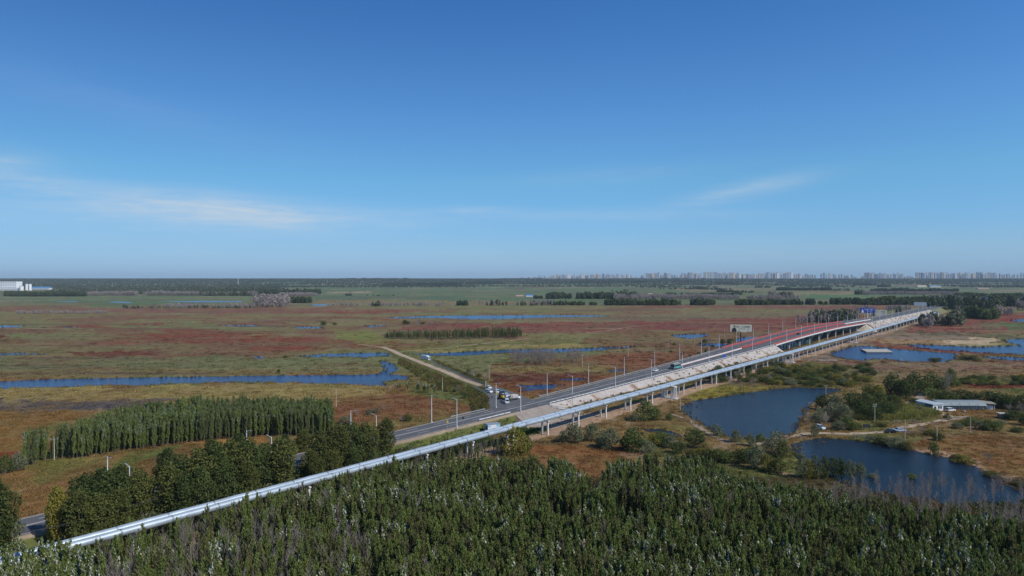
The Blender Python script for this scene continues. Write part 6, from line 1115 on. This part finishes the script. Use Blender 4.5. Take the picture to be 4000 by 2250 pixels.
scatter('grass_clumps', 'rough autumn grass clumps all over the marsh', 'grass', np.c_[xx_, yy_, 0*xx_-.03], tp, (.35+1.25*R.random(len(xx_))**2)*np.clip(yy_/300, .7, 1.35), R, tint=lc*1.32*(.85+.3*R.random((len(lc), 1))), lean=.1, zs=.6)
EX = []; 
for k, poly, W3 in POOL_OUT:
    L_ = [Vector(v) for v in W3]
    for i in range(len(L_)):
        a = L_[i]; b_ = L_[(i+1) % len(L_)]; seg_ = (b_-a).length; 
        if a.y > 1500: continue
        n_ = min(60, max(1, int(seg_/(.9+a.y/450)))) if k in ('river', 'river_arm', 'channel', 'big_pond', 'lower_pond', 'right_lake', 'upper_lake', 'small_pond', 'underpass_pool', 'side_pool') else min(14, max(1, int(seg_/(2.5+a.y/350))))
        for j in range(n_): t = (j+R.random())/n_; p = a.lerp(b_, t); EX.append((p.x+R.normal()*1.6, p.y+R.normal()*1.3))
EX = np.array(EX); EX = EX[(np.abs(EX[:, 0]/EX[:, 1]) < .85)]; ok_, dp = clump_ok(EX[:, 0], EX[:, 1]); keep = (R.random(len(EX)) < .85); EX = EX[keep]; col = landcolor(EX[:, 0], EX[:, 1])*R.uniform(.85, 1.45, (len(EX), 1))*np.array([1.05, 1, .85])
scatter('reeds', 'ragged reeds and grass fringing the rivers and ponds', 'reeds', np.c_[EX, np.zeros(len(EX))-.05], rp_, (.22+.5*R.random(len(EX))**1.5)*np.clip(EX[:, 1]/450, .8, 1.35), R, tint=col, lean=.12)
# low scrub on the causeway slopes and the green strip by the river bend
px_ = R.uniform(1560, 1960, 900); yb = np.interp(px_, [1560, 1700, 1900, 1960], [1405, 1462, 1530, 1565])+R.random(900)**1.3*np.interp(px_, [1560, 1700, 1960], [15, 60, 22]); pts = np.array([G(a, c) for a, c in zip(px_, yb)]); sm = [proto(onemesh('low_bush', *[(lambda q_: (q_[0], q_[1]))(lobed(850+i, 1.5, 1.1, .1, 130, .17, 5, .4, False))][0], [[L_olive, L_green, L_yel, L_brown][i]], M_bark)) for i in range(4)]
scatter('low_scrub', 'low olive scrub on the slope left of the dirt causeway', 'scrub', np.c_[pts, np.zeros(900)], sm, .5+.8*R.random(900), R)
pts = []
for i in range(420):
    t = R.random(); u_ = R.random(); a = Vector(ja[0]).lerp(Vector(jb[0]), t); c_ = Vector((a.x-8*(.9+.2*t), a.y-2, -.05)); q_ = a.lerp(c_, u_); pts.append((q_.x, q_.y, q_.z))
scatter('low_scrub', 'low scrub on the slope beside the junction', 'scrub', pts, sm, .4+.6*R.random(420), R)
px_ = R.uniform(1690, 1900, 420); yb = np.interp(px_, [1690, 1900], [1412, 1504])-R.random(420)*10+3; pts = np.array([G(a, c) for a, c in zip(px_, yb)]); scatter('low_scrub', 'low scrub under the long mesh fence', 'scrub', np.c_[pts, np.zeros(420)], sm, .5+.7*R.random(420), R)
sv = R.uniform(308, 1150, 620); sv = sv[(sv < 533) | (sv > 776)]; ov = 1.0+R.random(len(sv))*9; pts = []
for s_, o_ in zip(sv, ov):
    h = zr(s_); L_ = h*1.45+.6; t = min(1, o_/L_); x, y, z = RP(s_, -.75-o_, -.06-(h+.1)*t); pts.append((x, y, max(z, 0)))
scatter('embankment_weeds', 'small dark weeds dotting the pale stone embankment', 'weeds', pts, sm, .25+.5*R.random(len(pts)), R)
sv = R.uniform(306, 1100, 5200); sv = sv[(sv < 533) | (sv > 776)]; hv = np.array([zr(a) for a in sv]); Lv = hv*1.45+1.2; tv = .62+.6*R.random(len(sv))**.8; pts = np.array([RP(a, -.75-c)[:2]+(max(0, h_*(1-t_)),) for a, c, h_, t_ in zip(sv, Lv*tv, hv, tv)])
scatter('grass_clumps', 'ochre grass along the foot of the stone embankment', 'grass', pts, tp, .4+.7*R.random(len(pts)), R, tint=np.repeat(np.array([alb(132, 120, 74)]), len(pts), 0)*R.uniform(.65, 1.35, (len(pts), 1)))
sv = R.uniform(215, 296, 1500); ov = 1+R.random(1500)*20; pts = [RP(a, -c)[:2]+(max(0, zr(a)*(1-c/6)-.4),) for a, c in zip(sv, ov)]; pts = np.array(pts); ok_ = np.abs((pts[:, 0]-(-1.31647659e-05*pts[:, 1]**2+.82438*pts[:, 1]-201.5))/1.29) > 3; ok_ &= ~((sv > 281) | ((np.abs(sv-266) < 4) & (ov > 10) & (ov < 24))); pts = pts[ok_]
scatter('grass_clumps', 'green weeds on the near verge around the cabin', 'grass', pts, tp, .5+.7*R.random(len(pts)), R, tint=np.repeat(np.array([alb(86, 102, 50)]), len(pts), 0)*R.uniform(.6, 1.4, (len(pts), 1)))
px_ = R.uniform(3350, 3660, 500); yb = R.uniform(1588, 1640, 500); yb = np.minimum(yb, np.interp(px_, [3350, 3500, 3660], [1650, 1640, 1618])); pts = np.array([G(a, c) for a, c in zip(px_, yb)]); scatter('corn_patch', 'rows of yellowing maize before the farm house', 'maize', np.c_[pts, np.zeros(500)], rp_, .9+.4*R.random(500), R, tint=np.repeat(np.array([alb(140, 138, 74)]), 500, 0)*R.uniform(.6, 1.3, (500, 1)))
# rubble and boulders on the riprap toe and by the cabin
def rock(seed): r = np.random.default_rng(seed); v = []; f = []; import bmesh as bm_; b_ = bm_.new(); bm_.ops.create_icosphere(b_, subdivisions=1, radius=.5); [setattr(x, 'co', x.co*(.7+.5*r.random())) for x in b_.verts]; me = bpy.data.meshes.new('rock'); b_.to_mesh(me); me.materials.append(mat('rubble', (.30, .27, .25), .9, var=.25, scale=1)); return proto(me)
rk = [rock(i) for i in range(4)]; pts = []
for i in range(420):
    s_ = R.uniform(306, 534) if i % 2 else R.uniform(776, 1100); o_ = R.random()*9; h = zr(s_); t = min(1, o_/(h*1.45+.6)); x, y, z = RP(s_, -.75-o_, -.1-(h+.1)*t); pts.append((x, y, max(z, 0)))
for i in range(160): x, y = PP(R.uniform(232, 262), R.uniform(3, 7))[:2]; pts.append((x, y, 0))
scatter('rubble', 'broken stones on the embankment and by the cabin', 'stones', pts, rk, .22+.45*R.random(len(pts))**2, R, lean=1.5)

# ------------------------------------------------------------------ haze
hz = B(); hz.hexa([(-25000, -1500, -3), (25000, -1500, -3), (25000, 20500, -3), (-25000, 20500, -3), (-25000, -1500, 190), (25000, -1500, 190), (25000, 20500, 190), (-25000, 20500, 190)])
hm = bpy.data.materials.new('haze_air'); hm.use_nodes = True; t = NT(hm.node_tree); t.n.clear(); pv = t.node('ShaderNodeVolumePrincipled'); pv.inputs['Color'].default_value = (.68, .86, 1, 1); pv.inputs['Density'].default_value = 4.0e-5; pv.inputs['Anisotropy'].default_value = 0; ou = t.node('ShaderNodeOutputMaterial'); t.l.new(pv.outputs[0], ou.inputs['Volume'])
tag(obj('haze', hz.me('haze', hm)), 'thin blue haze over the plain', 'haze', kind='stuff')
